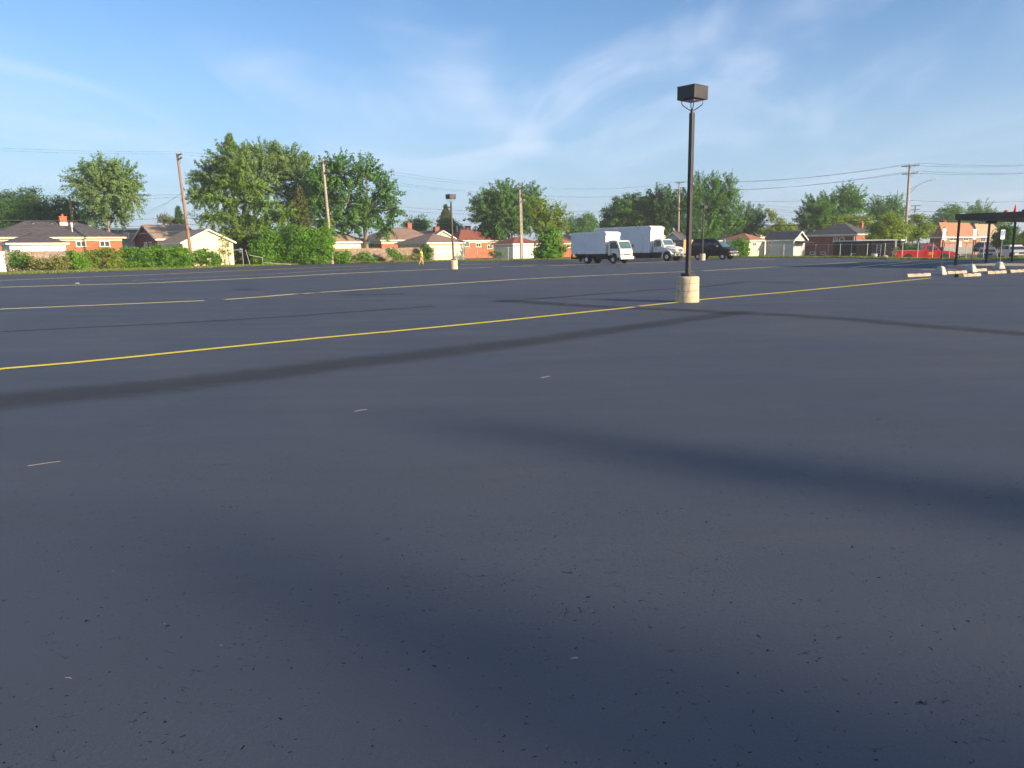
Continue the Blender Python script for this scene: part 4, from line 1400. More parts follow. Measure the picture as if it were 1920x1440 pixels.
wire('left service wire sloping from the leaning pole down to the houses', lowpt(P1, 8.4), at(235, 408, 106), .4, group='service drops of the leaning pole')
for e, f in ((0, 0), (3, 3)):
    wire(WS[e] + ' wire from the leaning pole to the pale upright pole', P1['ends'][e], P2['ends'][f], .35, group='wires from leaning pole to upright pole')
for zz_, s in ((5.6, .4), (4.9, .4), (4.3, .5)):
    wire({5.6: 'upper', 4.9: 'middle', 4.3: 'lower'}[zz_] + ' cable from the leaning pole to the pale upright pole', lowpt(P1, zz_), lowpt(P2, zz_), s, .03, 'cables from leaning pole to upright pole')
for e, f in ((0, 0), (3, 3), (4, 4), (7, 7)):
    wire(WS[e] + ' wire from the upright pole to the crossarmed pole', P2['ends'][e], P3['ends'][f], .7, group='wires from upright pole to crossarmed pole')
for zz_, s in ((8.0, .5), (7.6, .6), (6.0, .5), (5.2, .6)):
    wire({8.0: 'highest', 7.6: 'second highest', 6.0: 'second lowest', 5.2: 'lowest'}[zz_] + ' cable from the upright pole to the crossarmed pole', lowpt(P2, zz_), lowpt(P3, zz_ * .92), s, .022, 'cables from upright pole to crossarmed pole')
for e in (0, 3, 4, 7):
    wire(WS[e] + ' wire from the crossarmed pole to the pole by the main lamp', P3['ends'][e], P4['ends'][e], .9, group='wires from crossarmed pole to lamp side pole')
for zz_, s in ((8.6, .7), (6.4, .5), (5.6, .6)):
    wire({8.6: 'upper', 6.4: 'middle', 5.6: 'lower'}[zz_] + ' cable from the crossarmed pole to the pole by the main lamp', lowpt(P3, zz_ * .9), lowpt(P4, zz_), s, .025, 'cables from crossarmed pole to lamp side pole')
for e in (0, 3, 4, 7):
    wire(WS[e] + ' wire from the pole by the main lamp to the street light pole', P4['ends'][e], P5['ends'][e], .9, .02, group='wires from lamp side pole to street light pole')
wire('sloping wire meeting the street light pole halfway up', at(1400, 378, 135), lowpt(P5, 8.2), .3, .018, 'single wires near the street light pole')
for zz_, s, r_ in ((6.0, 1.0, .05), (6.3, .8, .022), (4.9, .6, .022)):
    wire({6.0: 'thick dark sagging', 6.3: 'upper thin', 4.9: 'lower thin'}[zz_] + ' cable from the lamp side pole to the street light pole', lowpt(P4, zz_), lowpt(P5, zz_ - .5), s, r_, 'cables from lamp side pole to street light pole')
for py_ in (389, 394, 398, 404):
    wire({389: 'highest', 394: 'second', 398: 'third', 404: 'lowest'}[py_] + ' far distant wire crossing behind the odd bent tree', at(1380, py_ - 12, 190), at(1640, py_ + 4, 190), .8, .022, 'far wires behind the bent tree')
for e in (0, 3, 4, 7):
    b_ = P5['ends'][e]
    wire(WS[e] + ' wire from the street light pole out of the right edge', b_, b_ + Vector((26, -4, .3)), .7, .018, group='wires right of the street light pole')
for zz_, s, r_ in ((7.4, .6, .018), (6.1, .5, .022), (5.3, .7, .035), (5.0, .6, .02)):
    b_ = lowpt(P5, zz_)
    wire({7.4: 'highest', 6.1: 'second', 5.3: 'thickest', 5.0: 'lowest'}[zz_] + ' cable from the street light pole shaft out of the right edge', b_, b_ + Vector((26, -3, .35)), s, r_, 'cables right of the street light pole')

# ------------------------------------------------------------------ lamp posts
def lamp_post(label):
    root = thing('lamp_post', label, 'lamp post', group='parking lot lamp posts')
    MB().lathe([(.335, -.1), (.335, .05), (.328, .4), (.325, .68), (.315, .72), (.29, .74)], n=40).build('concrete_base', M['base_concrete'], root, smooth=False)
    gm_ = MB()
    for z_, tilt in ((.16, .02), (.34, .025), (.55, .03)):
        pr = [(.3265 + .004 * (1 - z_), -.006), (.334 - .002 * z_, -.003), (.334 - .002 * z_, .003), (.3265 + .004 * (1 - z_), .006)]
        base = len(gm_.v)
        gm_.lathe(pr, (0, 0, z_), 'z', 40, True)
        gm_.v[base:] = [(x, y, z + x * tilt * 2) for x, y, z in gm_.v[base:]]
    gm_.build('form_ridge', M['groove'], root)
    MB().box(-.15, .15, -.15, .15, .735, .83).build('base_cover', M['bronze'], root, bevel=.012)
    MB().box(-.058, .058, -.058, .058, .82, 5.26).build('pole', M['bronze'], root, bevel=.008)
    MB().tube([(0, 0, 5.25), (0, 0, 5.36)], .045, 12).build('tenon', M['bronze'], root)
    hd = MB().box(-.3, .3, -.3, .3, 5.60, 5.95).build('lamp_head', M['bronze'], root, bevel=.008)
    MB().box(-.306, .306, -.306, .306, 5.93, 5.96).build('lid', M['bronze'], hd, bevel=.006)
    MB().box(-.2, .2, -.2, .2, 5.57, 5.585).build('lens', M['lamp'], hd)
    for sx, sy in ((1, 1), (1, -1), (-1, 1), (-1, -1)):
        MB().tube([(.035 * sx, .035 * sy, 5.32), (.12 * sx, .12 * sy, 5.40), (.19 * sx, .19 * sy, 5.47), (.205 * sx, .205 * sy, 5.52), (.205 * sx, .205 * sy, 5.6)], .013, 8).build('bracket', M['bronze'], root)
    return root


l1 = lamp_post('tall dark bronze lamp post on round concrete base, nearest of three')
c_ = G(1290, 566.5)
l1.location = (c_.x, c_.y + .1, 0)
l1.rotation_euler = (0, 0, GR)
l2 = dup(l1)
l2['label'] = 'lamp post on concrete base in front of the cream garage'
l2.location = col(850, 63.5)
l2.rotation_euler = (0, R(-1.2), GR)
l3 = dup(l1)
l3['label'] = 'lamp post on concrete base standing beside the black van'
l3.location = col(1317.5, 86.5)

# ------------------------------------------------------------------ vehicles
def wheel(parent, x, y, r, w, rim='silver', dual=False):
    """Tyre with rim; y is the outer face, sign tells the side."""
    s = 1 if y > 0 else -1
    c = (x, y - s * w / 2, r)
    h = w / 2
    t = MB().lathe([(r * .5, -h), (r * .9, -h), (r, -h * .6), (r, h * .6), (r * .9, h), (r * .5, h)], c, 'y', 28, True).build('wheel', M['rubber'], parent, smooth=False)
    o = s * h
    MB().lathe([(r * .5, o * .96), (r * .47, o * .98), (r * .42, o * .6), (r * .22, o * .55), (r * .2, o * .85), (.01, o * .86)], c, 'y', 24).build('rim', M[rim], t)
    return t


def panel(mb, pts, t=.012):
    mb.slab(*pts, t)


# smaller box truck, cab over the engine; local +x forward
h1 = R(-47)
t1 = thing('box_truck', 'smaller white box truck with flat-fronted cab', 'truck', group='box trucks parked in the lot')
anchor(t1, (4.5, -1.1), 1135, 76.5, h1)
bx_ = MB().box(0, 4.5, -1.1, 1.1, .98, 3.0).build('box_body', M['boxpanel'], t1)
MB().hexa([(0, -1.1, 3.0), (4.5, -1.1, 3.0), (4.5, 1.1, 3.0), (0, 1.1, 3.0)], [(0, -1.06, 3.06), (4.36, -1.06, 3.12), (4.36, 1.06, 3.12), (0, 1.06, 3.06)]).build('box_roof', M['boxpanel'], bx_, bevel=.03)
MB().box(4.5, 4.53, -1.1, 1.1, 1.0, 2.72).box(4.5, 4.6, -1.12, 1.12, 2.72, 3.02).build('box_front', M['whitepaint'], bx_, bevel=.04)
tr = MB()
for y_ in (-1.115, 1.1):
    tr.box(-.02, 4.5, y_, y_ + .015, .95, 1.06).box(-.02, .06, y_, y_ + .015, 1.06, 3.0).box(4.44, 4.5, y_, y_ + .015, 1.06, 3.0).box(-.02, 4.5, y_, y_ + .015, 2.93, 3.02)
tr.build('box_trim', M['silver'], bx_)
MB().box(-.05, 0, -1.08, 1.08, 1.0, 2.98).build('rear_door', M['boxpanel'], bx_)
MB().box(.1, 5.9, -.45, .45, .55, .95).box(.3, 3.0, -.9, .9, .78, .96).box(2.8, 4.4, -1.0, -.6, .42, .92).box(2.8, 4.4, .6, 1.0, .42, .92).box(-.25, .1, -.9, .9, .45, .6).box(-.22, -.1, -.9, -.8, .5, .98).box(-.22, -.1, .8, .9, .5, .98).box(1.0, 1.03, -1.05, -.6, .2, .8).box(1.0, 1.03, .6, 1.05, .2, .8).build('chassis', M['under'], t1)
cb = [(4.68, .8), (4.68, 2.06), (4.76, 2.2), (4.95, 2.25), (5.72, 2.25), (5.86, 2.18), (6.22, 1.38), (6.28, 1.1), (6.28, .62), (5.86, .58), (5.8, .8), (5.62, .98), (5.35, 1.03), (5.08, .98), (4.92, .8)]
cab = MB().prism(cb, -.95, .95).build('cab', M['whitepaint'], t1, bevel=.05, seg=3)
ws = MB()
ws.slab((5.885, -.84, 2.12), (6.205, -.86, 1.43), (6.205, .86, 1.43), (5.885, .84, 2.12), .012)
wo = ws.build('windscreen', M['windscreen'], t1)
wp = MB()
for y0_, y1_ in ((-.7, .0), (.05, .75)):
    wp.tube([(6.235, (y0_ + y1_) / 2, 1.42), (6.1, y0_, 1.72)], .012, 5)
wp.build('wiper', M['black'], wo)
for s in (-1, 1):
    y_ = s * .953
    q = [(5.0, y_, 1.45), (5.0, y_, 2.08), (5.68, y_, 2.08), (6.0, y_, 1.45)]
    MB().hexa(q, [(a, b + s * .012, c) for a, b, c in q]).build('side_window', M['glass'], t1)
    d_ = MB().box(4.98, 4.995, y_ - .004, y_ + .012, .85, 2.15).box(5.98, 5.992, y_ - .004, y_ + .012, .75, 1.45).box(5.05, 5.2, y_ - .004, y_ + .03, 1.22, 1.27).build('door_seam', M['black'], t1)
    MB().tube([(6.05, s * .97, 1.75), (6.12, s * 1.16, 1.85), (6.12, s * 1.16, 1.45), (6.05, s * .97, 1.45)], .014, 6).box(6.06, 6.14, min(s * 1.08, s * 1.26), max(s * 1.08, s * 1.26), 1.5, 1.84).build('mirror', M['black'], t1)
    MB().slab((6.285, s * .9, .78) if s < 0 else (6.285, .56, .78), (6.285, s * .56, .78) if s < 0 else (6.285, .9, .78), (6.285, s * .56, .95) if s < 0 else (6.285, .9, .95), (6.285, s * .9, .95) if s < 0 else (6.285, .56, .95), .012).build('headlight', M['lamp'], t1)
    MB().box(6.2, 6.29, min(s * .91, s * .97), max(s * .91, s * .97), .8, .95).build('turn_signal', M['amber'], t1)
MB().box(6.275, 6.292, -.5, .5, .80, .94).build('grille', M['under'], t1)
gl = MB()
for k_ in range(3):
    gl.box(6.29, 6.3, -.48, .48, .815 + k_ * .04, .83 + k_ * .04)
gl.build('grille_slat', M['silver'], t1)
MB().box(6.18, 6.4, -1.0, 1.0, .42, .70).build('bumper', M['whitepaint'], t1, bevel=.04)
for y_ in (-.7, -.52, .52, .7):
    MB().box(6.395, 6.41, y_ - .06, y_ + .06, .5, .6).build('fog_light', M['under'], t1)
for y_ in (-.98, .98):
    wheel(t1, 5.35, y_, .40, .24, 'steel')
for y_ in (-1.02, 1.02):
    wheel(t1, 1.95, y_, .40, .5, 'whitepaint')

# larger box truck with a hood
t2 = thing('box_truck', 'larger white box truck with a long rounded hood', 'truck', group='box trucks parked in the lot')
anchor(t2, (8.0, -1.2), 1219, 86, h1)
bx_ = MB().box(0, 8.0, -1.2, 1.2, .96, 3.72).build('box_body', M['boxpanel'], t2)
MB().hexa([(0, -1.2, 3.72), (8.0, -1.2, 3.72), (8.0, 1.2, 3.72), (0, 1.2, 3.72)], [(0, -1.15, 3.8), (7.8, -1.15, 3.86), (7.8, 1.15, 3.86), (0, 1.15, 3.8)]).build('box_roof', M['boxpanel'], bx_, bevel=.03)
MB().box(8.0, 8.03, -1.2, 1.2, .98, 3.4).box(8.0, 8.1, -1.22, 1.22, 3.4, 3.74).build('box_front', M['whitepaint'], bx_, bevel=.04)
tr = MB()
for y_ in (-1.215, 1.2):
    tr.box(-.02, 8.0, y_, y_ + .015, .93, 1.05).box(-.02, .06, y_, y_ + .015, 1.05, 3.7).box(7.92, 8.0, y_, y_ + .015, 1.05, 3.72).box(-.02, 8.0, y_, y_ + .015, 3.64, 3.74)
tr.build('box_trim', M['silver'], bx_)
MB().box(-.05, 0, -1.15, 1.15, 1.0, 3.7).build('rear_door', M['boxpanel'], bx_)
MB().box(.1, 10.6, -.45, .45, .6, .95).box(5.9, 7.9, -1.1, -.6, .32, .92).box(5.9, 7.9, .6, 1.1, .32, .92).box(8.0, 9.2, -1.05, 1.05, .55, .96).box(-.2, .1, -1.0, 1.0, .5, .66).build('chassis', M['under'], t2)
cabm = MB().prism([(8.2, .95), (8.2, 1.95), (8.32, 2.3), (8.5, 2.4), (9.15, 2.4), (9.3, 2.33), (9.68, 1.72), (9.68, .95)], -.98, .98).build('cab', M['whitepaint'], t2, bevel=.05, seg=3)
hd = MB()
secs = [(9.6, .98, 1.72, .95), (10.3, .95, 1.66, .95), (10.9, .86, 1.54, .95), (11.15, .78, 1.38, .95)]
vs, fs = [], []
for x_, hw_, zt_, zb_ in secs:
    vs += [(x_, -hw_, zb_), (x_, -hw_, zt_ - .28), (x_, -hw_ * .72, zt_ - .05), (x_, 0, zt_), (x_, hw_ * .72, zt_ - .05), (x_, hw_, zt_ - .28), (x_, hw_, zb_)]
for i in range(3):
    for k in range(6):
        fs.append((i * 7 + k, i * 7 + k + 1, (i + 1) * 7 + k + 1, (i + 1) * 7 + k))
fs += [tuple(range(6, -1, -1)), tuple(21 + k for k in range(7))]
hd.add(vs, fs).build('hood', M['whitepaint'], t2, bevel=.02)
for s in (-1, 1):
    # fender hoop over the front wheel
    fp = []
    for k in range(9):
        a = math.pi * k / 8
        fp.append((10.15 - .68 * math.cos(a), .52 + .72 * math.sin(a)))
    fp += [(10.15 + .56, .52)]
    for k in range(8, -1, -1):
        a = math.pi * k / 8
        fp.append((10.15 - .56 * math.cos(a), .52 + .58 * math.sin(a)))
    y0_, y1_ = sorted((s * .62, s * 1.12))
    MB().prism(fp, y0_, y1_).build('fender', M['whitepaint'], t2)
    MB().lathe([(.57, -.2), (.57, .2)], (10.15, s * .82, .55), 'y', 20).build('wheel_arch', M['under'], t2)
    y_ = s * .983
    q = [(8.62, y_, 1.6), (8.62, y_, 2.25), (9.12, y_, 2.25), (9.5, y_, 1.6)]
    MB().hexa(q, [(a, b + s * .012, c) for a, b, c in q]).build('side_window', M['glass'], t2)
    q = [(8.35, y_, 1.62), (8.42, y_, 2.2), (8.54, y_, 2.24), (8.54, y_, 1.6)]
    MB().hexa(q, [(a, b + s * .012, c) for a, b, c in q]).build('side_window', M['glass'], t2)
    MB().box(8.57, 8.58, y_ - .004, y_ + .012, 1.0, 2.3).box(9.55, 9.56, y_ - .004, y_ + .012, 1.0, 1.6).box(8.62, 8.78, y_ - .004, y_ + .03, 1.42, 1.47).build('door_seam', M['black'], t2)
    MB().tube([(9.5, s * 1.0, 1.7), (9.55, s * 1.2, 2.0), (9.55, s * 1.2, 1.5), (9.5, s * 1.0, 1.5)], .014, 6).box(9.5, 9.58, min(s * 1.12, s * 1.3), max(s * 1.12, s * 1.3), 1.55, 1.98).build('mirror', M['silver'], t2)
    y0_, y1_ = sorted((s * .56, s * .76))
    MB().box(11.13, 11.17, y0_, y1_, .98, 1.14).build('headlight', M['lamp'], t2)
    MB().box(11.05, 11.12, min(s * .78, s * .86), max(s * .78, s * .86), 1.2, 1.3).build('turn_signal', M['amber'], t2)
    MB().box(9.0, 9.12, min(s * .6, s * .72), max(s * .6, s * .72), 2.4, 2.46).build('marker_light', M['amber'], t2)
MB().slab((9.335, -.82, 2.28), (9.69, -.86, 1.75), (9.69, .86, 1.75), (9.335, .82, 2.28), .012).build('windscreen', M['windscreen'], t2)
MB().box(11.14, 11.175, -.42, .42, 1.0, 1.32).build('grille', M['silver'], t2)
gm_ = MB()
for k_ in range(4):
    gm_.box(11.172, 11.182, -.4, .4, 1.03 + k_ * .07, 1.06 + k_ * .07)
gm_.build('grille_slat', M['under'], t2)
MB().box(11.05, 11.3, -1.1, 1.1, .55, .86).build('bumper', M['silver'], t2, bevel=.03)
MB().box(11.298, 11.312, -.95, -.5, .62, .78).box(11.298, 11.312, -.2, .2, .6, .76).box(11.298, 11.312, .5, .95, .62, .78).build('bumper_recess', M['under'], t2)
for y_ in (-1.1, 1.1):
    wheel(t2, 10.15, y_, .48, .28, 'silver')
    wheel(t2, 2.2, y_, .48, .55, 'silver')
MB().box(9.72, 9.9, -.99, -.975, 1.38, 1.42).build('hood_badge', M['signblue'], t2)

# black high-roof van
h3 = R(-42)
vn = thing('van', 'black high-roof passenger van with white wheels', 'van')
anchor(vn, (4.55, -1.0), 1362, 89, h3)
MB().prism([(0, .42), (0, 1.3), (.04, 1.62), (3.9, 1.62), (4.15, 1.34), (4.85, 1.2), (5.04, 1.08), (5.07, .62), (4.95, .42)], -1.0, 1.0).build('body', M['blackpaint'], vn, bevel=.06, seg=3)
MB().hexa([(.03, -.98, 1.55), (4.1, -.98, 1.4), (4.1, .98, 1.4), (.03, .98, 1.55)], [(.1, -.87, 2.08), (3.4, -.87, 2.08), (3.4, .87, 2.08), (.1, .87, 2.08)]).build('cabin', M['blackpaint'], vn, bevel=.05)
MB().hexa([(.11, -.86, 2.06), (3.3, -.86, 2.06), (3.3, .86, 2.06), (.11, .86, 2.06)], [(.2, -.76, 2.44), (2.75, -.76, 2.44), (2.75, .76, 2.44), (.2, .76, 2.44)]).build('high_roof', M['blackpaint'], vn, bevel=.08, seg=3)


def side_pane(parent, s, x0, x1, z0, z1, hw0, z_a, hw1, z_b, name='side_window', slope0=0, slope1=0, m='glass'):
    """Window on a leaning cabin side."""
    def hw(z):
        return hw0 + (hw1 - hw0) * (z - z_a) / (z_b - z_a)
    q = [(x0, s * (hw(z0) + .006), z0), (x1, s * (hw(z0) + .006), z0), (x1 + slope1, s * (hw(z1) + .006), z1), (x0 + slope0, s * (hw(z1) + .006), z1)]
    MB().hexa(q, [(a, b + s * .01, c) for a, b, c in q]).build(name, M[m], parent)


for s in (-1, 1):
    for x0_, x1_ in ((.35, 1.2), (1.28, 1.95), (2.03, 2.65)):
        side_pane(vn, s, x0_, x1_, 1.62, 1.98, .98, 1.5, .87, 2.08)
    side_pane(vn, s, 2.78, 3.72, 1.52, 1.98, .98, 1.5, .87, 2.08, slope1=-.4)
    MB().box(3.4, 3.52, min(s * 1.0, s * 1.2), max(s * 1.0, s * 1.2), 1.45, 1.65).build('mirror', M['silver'], vn, bevel=.02)
    y0_, y1_ = sorted((s * .62, s * .95))
    MB().box(5.0, 5.07, y0_, y1_, .82, .98).build('headlight', M['lamp'], vn)
    y0_, y1_ = sorted((s * .95, s * 1.008))
    MB().box(4.8, 5.04, y0_, y1_, .82, .98).build('turn_signal', M['amber'], vn)
    for x_ in (.95, 4.1):
        MB().lathe([(.42, -.02), (.42, .02)], (x_, s * .99, .42), 'y', 20).build('wheel_arch', M['under'], vn)
        wheel(vn, x_, s * 1.02, .36, .24, 'whitepaint')
MB().slab((3.45, -.82, 2.04), (4.1, -.92, 1.42), (4.1, .92, 1.42), (3.45, .82, 2.04), .014).build('windscreen', M['windscreen'], vn)
MB().box(5.03, 5.075, -.6, .6, .8, 1.0).build('grille', M['silver'], vn)
MB().box(4.92, 5.2, -1.02, 1.02, .44, .68).build('bumper', M['silver'], vn, bevel=.04)
MB().box(5.19, 5.205, -.16, .16, .5, .62).build('number_plate', M['signwhite'], vn)
MB().box(3.0, 3.35, -.5, .5, 2.09, 2.2).build('roof_vent', M['whitepaint'], vn, bevel=.03)

# plywood-sided trailer behind the van
pt_ = thing('plywood_trailer', 'plywood-sided trailer behind the black van', 'trailer')
anchor(pt_, (2.9, -.95), 1281, 95, h1)
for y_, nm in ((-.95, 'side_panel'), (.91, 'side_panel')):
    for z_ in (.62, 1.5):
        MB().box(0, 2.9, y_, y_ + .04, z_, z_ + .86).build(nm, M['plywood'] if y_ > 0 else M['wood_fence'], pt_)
for z_ in (.62, 1.5):
    MB().box(2.905, 2.945, -.95, .95, z_, z_ + .86).build('front_panel', M['plywood'], pt_)
    MB().box(-.045, -.005, -.95, .95, z_, z_ + .86).build('rear_panel', M['plywood'], pt_)
MB().box(0, 2.9, -.9, .9, .5, .6).tube([(2.9, -.7, .5), (4.1, 0, .45)], .05, 6).tube([(2.9, .7, .5), (4.1, 0, .45)], .05, 6).tube([(4.0, 0, .0), (4.0, 0, .7)], .04, 6).build('frame', M['steel'], pt_)
for y_ in (-1.12, 1.12):
    wheel(pt_, 1.2, y_, .33, .2, 'whitepaint')

# red pickup on the street side
h5 = R(-12)
pk = thing('pickup_truck', 'red pickup truck parked behind the wire fence', 'truck')
anchor(pk, (2.9, -.98), 1738, 84, h5, -.45)
MB().prism([(0, .55), (0, 1.2), (.06, 1.26), (2.7, 1.26), (2.72, 1.22), (4.2, 1.22), (5.3, 1.14), (5.75, 1.02), (5.8, .62), (5.65, .48), (5.0, .46), (.5, .46)], -.98, .98).build('body', M['redpaint'], pk, bevel=.06, seg=3)
MB().hexa([(2.62, -.92, 1.2), (4.3, -.92, 1.2), (4.3, .92, 1.2), (2.62, .92, 1.2)], [(2.78, -.74, 1.86), (3.75, -.74, 1.86), (3.75, .74, 1.86), (2.78, .74, 1.86)]).build('cabin', M['redpaint'], pk, bevel=.05)
MB().box(.12, 2.5, -.82, .82, 1.255, 1.275).build('bed_liner', M['gconcrete'], pk)
for s in (-1, 1):
    side_pane(pk, s, 2.95, 3.85, 1.3, 1.74, .92, 1.2, .74, 1.86, slope0=.08, slope1=-.22)
    MB().box(2.86, 2.87, min(s * .975, s * .99), max(s * .975, s * .99), .6, 1.24).box(4.1, 4.11, min(s * .975, s * .99), max(s * .975, s * .99), .6, 1.2).box(2.95, 3.1, min(s * .975, s * 1.0), max(s * .975, s * 1.0), 1.08, 1.13).build('door_seam', M['black'], pk)
    MB().box(3.85, 3.95, min(s * .95, s * 1.18), max(s * .95, s * 1.18), 1.3, 1.5).build('mirror', M['black'], pk, bevel=.02)
    y0_, y1_ = sorted((s * .62, s * .975))
    MB().box(5.6, 5.79, y0_, y1_, .84, 1.0).build('headlight', M['lamp'], pk)
    for x_ in (1.15, 4.75):
        MB().lathe([(.46, -.02), (.46, .02)], (x_, s * .975, .46), 'y', 20).build('wheel_arch', M['under'], pk)
        wheel(pk, x_, s * 1.0, .39, .26, 'silver')
gd = MB()
for k_, (x_, w_) in enumerate(((3.15, .5), (3.2, .4), (3.12, .55))):
    gd.box(x_, x_ + w_, -.995, -.985, .98 - k_ * .09, 1.02 - k_ * .09)
gd.build('door_lettering', M['yellow'], pk)
MB().slab((3.78, -.7, 1.83), (4.31, -.86, 1.24), (4.31, .86, 1.24), (3.78, .7, 1.83), .012).build('windscreen', M['windscreen'], pk)
MB().box(5.77, 5.82, -.6, .6, .75, 1.0).build('grille', M['under'], pk)
MB().box(5.65, 5.92, -1.0, 1.0, .48, .68).build('bumper', M['silver'], pk, bevel=.04)
MB().box(3.2, 3.3, -.5, .5, 1.87, 1.95).build('roof_light_bar', M['amber'], pk)


def suv(name, label, px, d, rz, paint, L=4.7, Wd=1.85, Hh=1.7, z=-.45, low=False):
    r = thing(name, label, 'car')
    anchor(r, (L / 2, 0), px, d, rz, z)
    w = Wd / 2
    zb = 1.0 if not low else .9
    MB().prism([(0, .4), (0, zb - .02), (.1, zb + .04), (L * .72, zb + .02), (L * .92, zb - .12), (L, .72), (L, .42), (L * .9, .3), (.3, .3)], -w, w).build('body', M[paint], r, bevel=.07, seg=3)
    x0, x1 = (.15, L * .74) if not low else (L * .16, L * .74)
    MB().hexa([(x0, -w * .95, zb), (x1, -w * .95, zb), (x1, w * .95, zb), (x0, w * .95, zb)], [(x0 + .35, -w * .74, Hh), (x1 - .85, -w * .74, Hh), (x1 - .85, w * .74, Hh), (x0 + .35, w * .74, Hh)]).build('cabin', M[paint], r, bevel=.06)
    xa, xb = x0 + .3, x1 - .55
    xm = (xa + xb) / 2
    for s in (-1, 1):
        for a_, b_, s0, s1 in ((xa, xm - .04, .15, 0), (xm + .04, xb, 0, -.3)):
            side_pane(r, s, a_, b_, zb + .1, Hh - .1, w * .95, zb, w * .74, Hh, slope0=s0, slope1=s1)
        y0_, y1_ = sorted((s * w * .55, s * w * .97))
        MB().box(L - .16, L + .01, y0_, y1_, .66, .80).build('headlight', M['lamp'], r)
        for x_ in (L * .19, L * .81):
            MB().lathe([(.38, -.02), (.38, .02)], (x_, s * (w - .01), .37), 'y', 18).build('wheel_arch', M['under'], r)
            wheel(r, x_, s * (w + .01), .33, .22, 'silver')
    k = .06
    MB().slab((x1 - .80, -w * .70, Hh - k), (x1 - .06, -w * .88, zb + .04), (x1 - .06, w * .88, zb + .04), (x1 - .80, w * .70, Hh - k), .014).build('windscreen', M['glass'], r)
    MB().slab((x0 + .02, w * .82, zb + .12), (x0 + .02, -w * .82, zb + .12), (x0 + .30, -w * .68, Hh - .1), (x0 + .30, w * .68, Hh - .1), -.06).build('rear_window', M['glass'], r)
    MB().box(L - .02, L + .02, -w * .45, w * .45, .58, .78).build('grille', M['under'], r)
    return r


suv('parked_car', 'white car with dark windscreen at the right edge under the canopy', 1903, 92, R(-100), 'whitepaint', 4.6, 1.85, 1.62, -.4)
suv('parked_car', 'grey car facing the lot between the canopy posts', 1853, 88, R(-120), 'greypaint', 4.6, 1.8, 1.45, -.45, True)
suv('parked_car', 'small maroon car parked by the brick house across the street', 1843, 112, R(-150), 'maroon', 4.4, 1.8, 1.7, -.1)
# utility trailer in front of the far houses
ut = thing('utility_trailer', 'pale panel trailer parked behind the pickup hood', 'trailer')
anchor(ut, (1.7, -.8), 1798, 96, R(-8), -.45)
MB().box(0, 3.4, -.8, .8, .6, 1.5).build('panel_body', M['gconcrete'], ut, bevel=.03)
MB().box(-.9, 0, -.2, .2, .55, .65).box(0, 3.4, -.7, .7, .5, .6).build('frame', M['steel'], ut)
MB().box(-1.3, -.1, -.6, .6, .7, 1.5).build('side_bin', M['maroon'], ut, bevel=.05)
for y_ in (-.95, .95):
    wheel(ut, 1.6, y_, .33, .2, 'silver')
# black enclosed trailer with white-roofed carport beside the brick house
zt_ = gz(44, 96) + .02
et = thing('enclosed_trailer', 'black enclosed trailer with arched fenders behind the wire fence', 'trailer')
anchor(et, (0, -1.0), 1563, 101.5, R(-38), zt_)
Lt = 8.0
MB().box(0, Lt, -1.0, 1.0, .35, 2.35).build('body', M['under'], et, bevel=.03)
MB().box(-.02, Lt + .02, -1.03, 1.03, 2.35, 2.45).build('roof', M['white'], et)
for k_ in range(1, 4):
    MB().box(Lt * k_ / 4 - .04, Lt * k_ / 4 + .04, -1.015, -1.001, .4, 2.35).build('seam_strip', M['under'], et)
for y_ in (-1.15, 1.15):
    for x_ in (2.6, 3.6):
        wheel(et, x_, y_, .36, .2, 'silver')
for x_ in (2.6, 3.6):
    fp = []
    for k in range(9):
        a = math.pi * k / 8
        fp.append((x_ - .52 * math.cos(a), .36 + .48 * math.sin(a)))
    for k in range(8, -1, -1):
        a = math.pi * k / 8
        fp.append((x_ - .44 * math.cos(a), .36 + .41 * math.sin(a)))
    MB().prism(fp, -1.2, -.99).build('fender', M['steel'], et)
cp = thing('carport', 'white flat-roofed carport at the end of the black trailer', 'carport')
anchor(cp, (0, 0), 1633, 94, R(-24), zt_)
MB().box(-1.6, 2.9, -.2, 2.4, 2.36, 2.5).build('roof', M['white'], cp, bevel=.01)
MB().box(-1.55, 1.3, -.02, .02, .1, 2.3).build('dark_screen', M['under'], cp)
for x_, y_ in ((2.75, -.1), (2.75, 2.3), (.2, -.1)):
    MB().box(x_ - .045, x_ + .045, y_ - .045, y_ + .045, 0, 2.33).build('post', M['white'] if x_ > 2 else M['bronze'], cp)
MB().box(1.4, 2.65, 1.2, 1.24, .1, 2.3).build('mesh_screen', M['bronze'], cp)
sd = thing('step_ladder', 'pale step ladder leaning by the black trailer', 'ladder')
anchor(sd, (0, 0), 1644, 92.6, R(-38), zt_)
MB().tube([(0, 0, 0), (0, .25, 1.9)], .03, 6).build('rail', M['silver'], sd)
MB().tube([(.45, 0, 0), (.45, .25, 1.9)], .03, 6).build('rail', M['silver'], sd)
for k_ in range(6):
    MB().tube([(0, .04 + .04 * k_, .3 + .3 * k_), (.45, .04 + .04 * k_, .3 + .3 * k_)], .02, 6).build('rung', M['silver'], sd)
bn = MB().lathe([(.28, 0), (.36, .75), (.40, .78), (.30, .85)], n=14).build('pale_bin', M['siding_g'])
bn.location = col(1640.5, 92.2, zt_)
tag(bn, 'pale blue bin standing against the black trailer', 'bin')
tr_ = MB().lathe([(.36, 0), (.44, .35), (.3, .62), (.05, .68)], n=14).build('tarp_pile', M['concrete'])
tr_.location = col(1661, 91.5, zt_)
tag(tr_, 'pale tarp covered pile under the carport', 'pile')
ps = thing('play_slide', 'yellow and orange play set above the carport roof', 'play set')
anchor(ps, (0, 0), 1644, 106, R(-30), -.1)
zy = Z(1646, 441, 106)
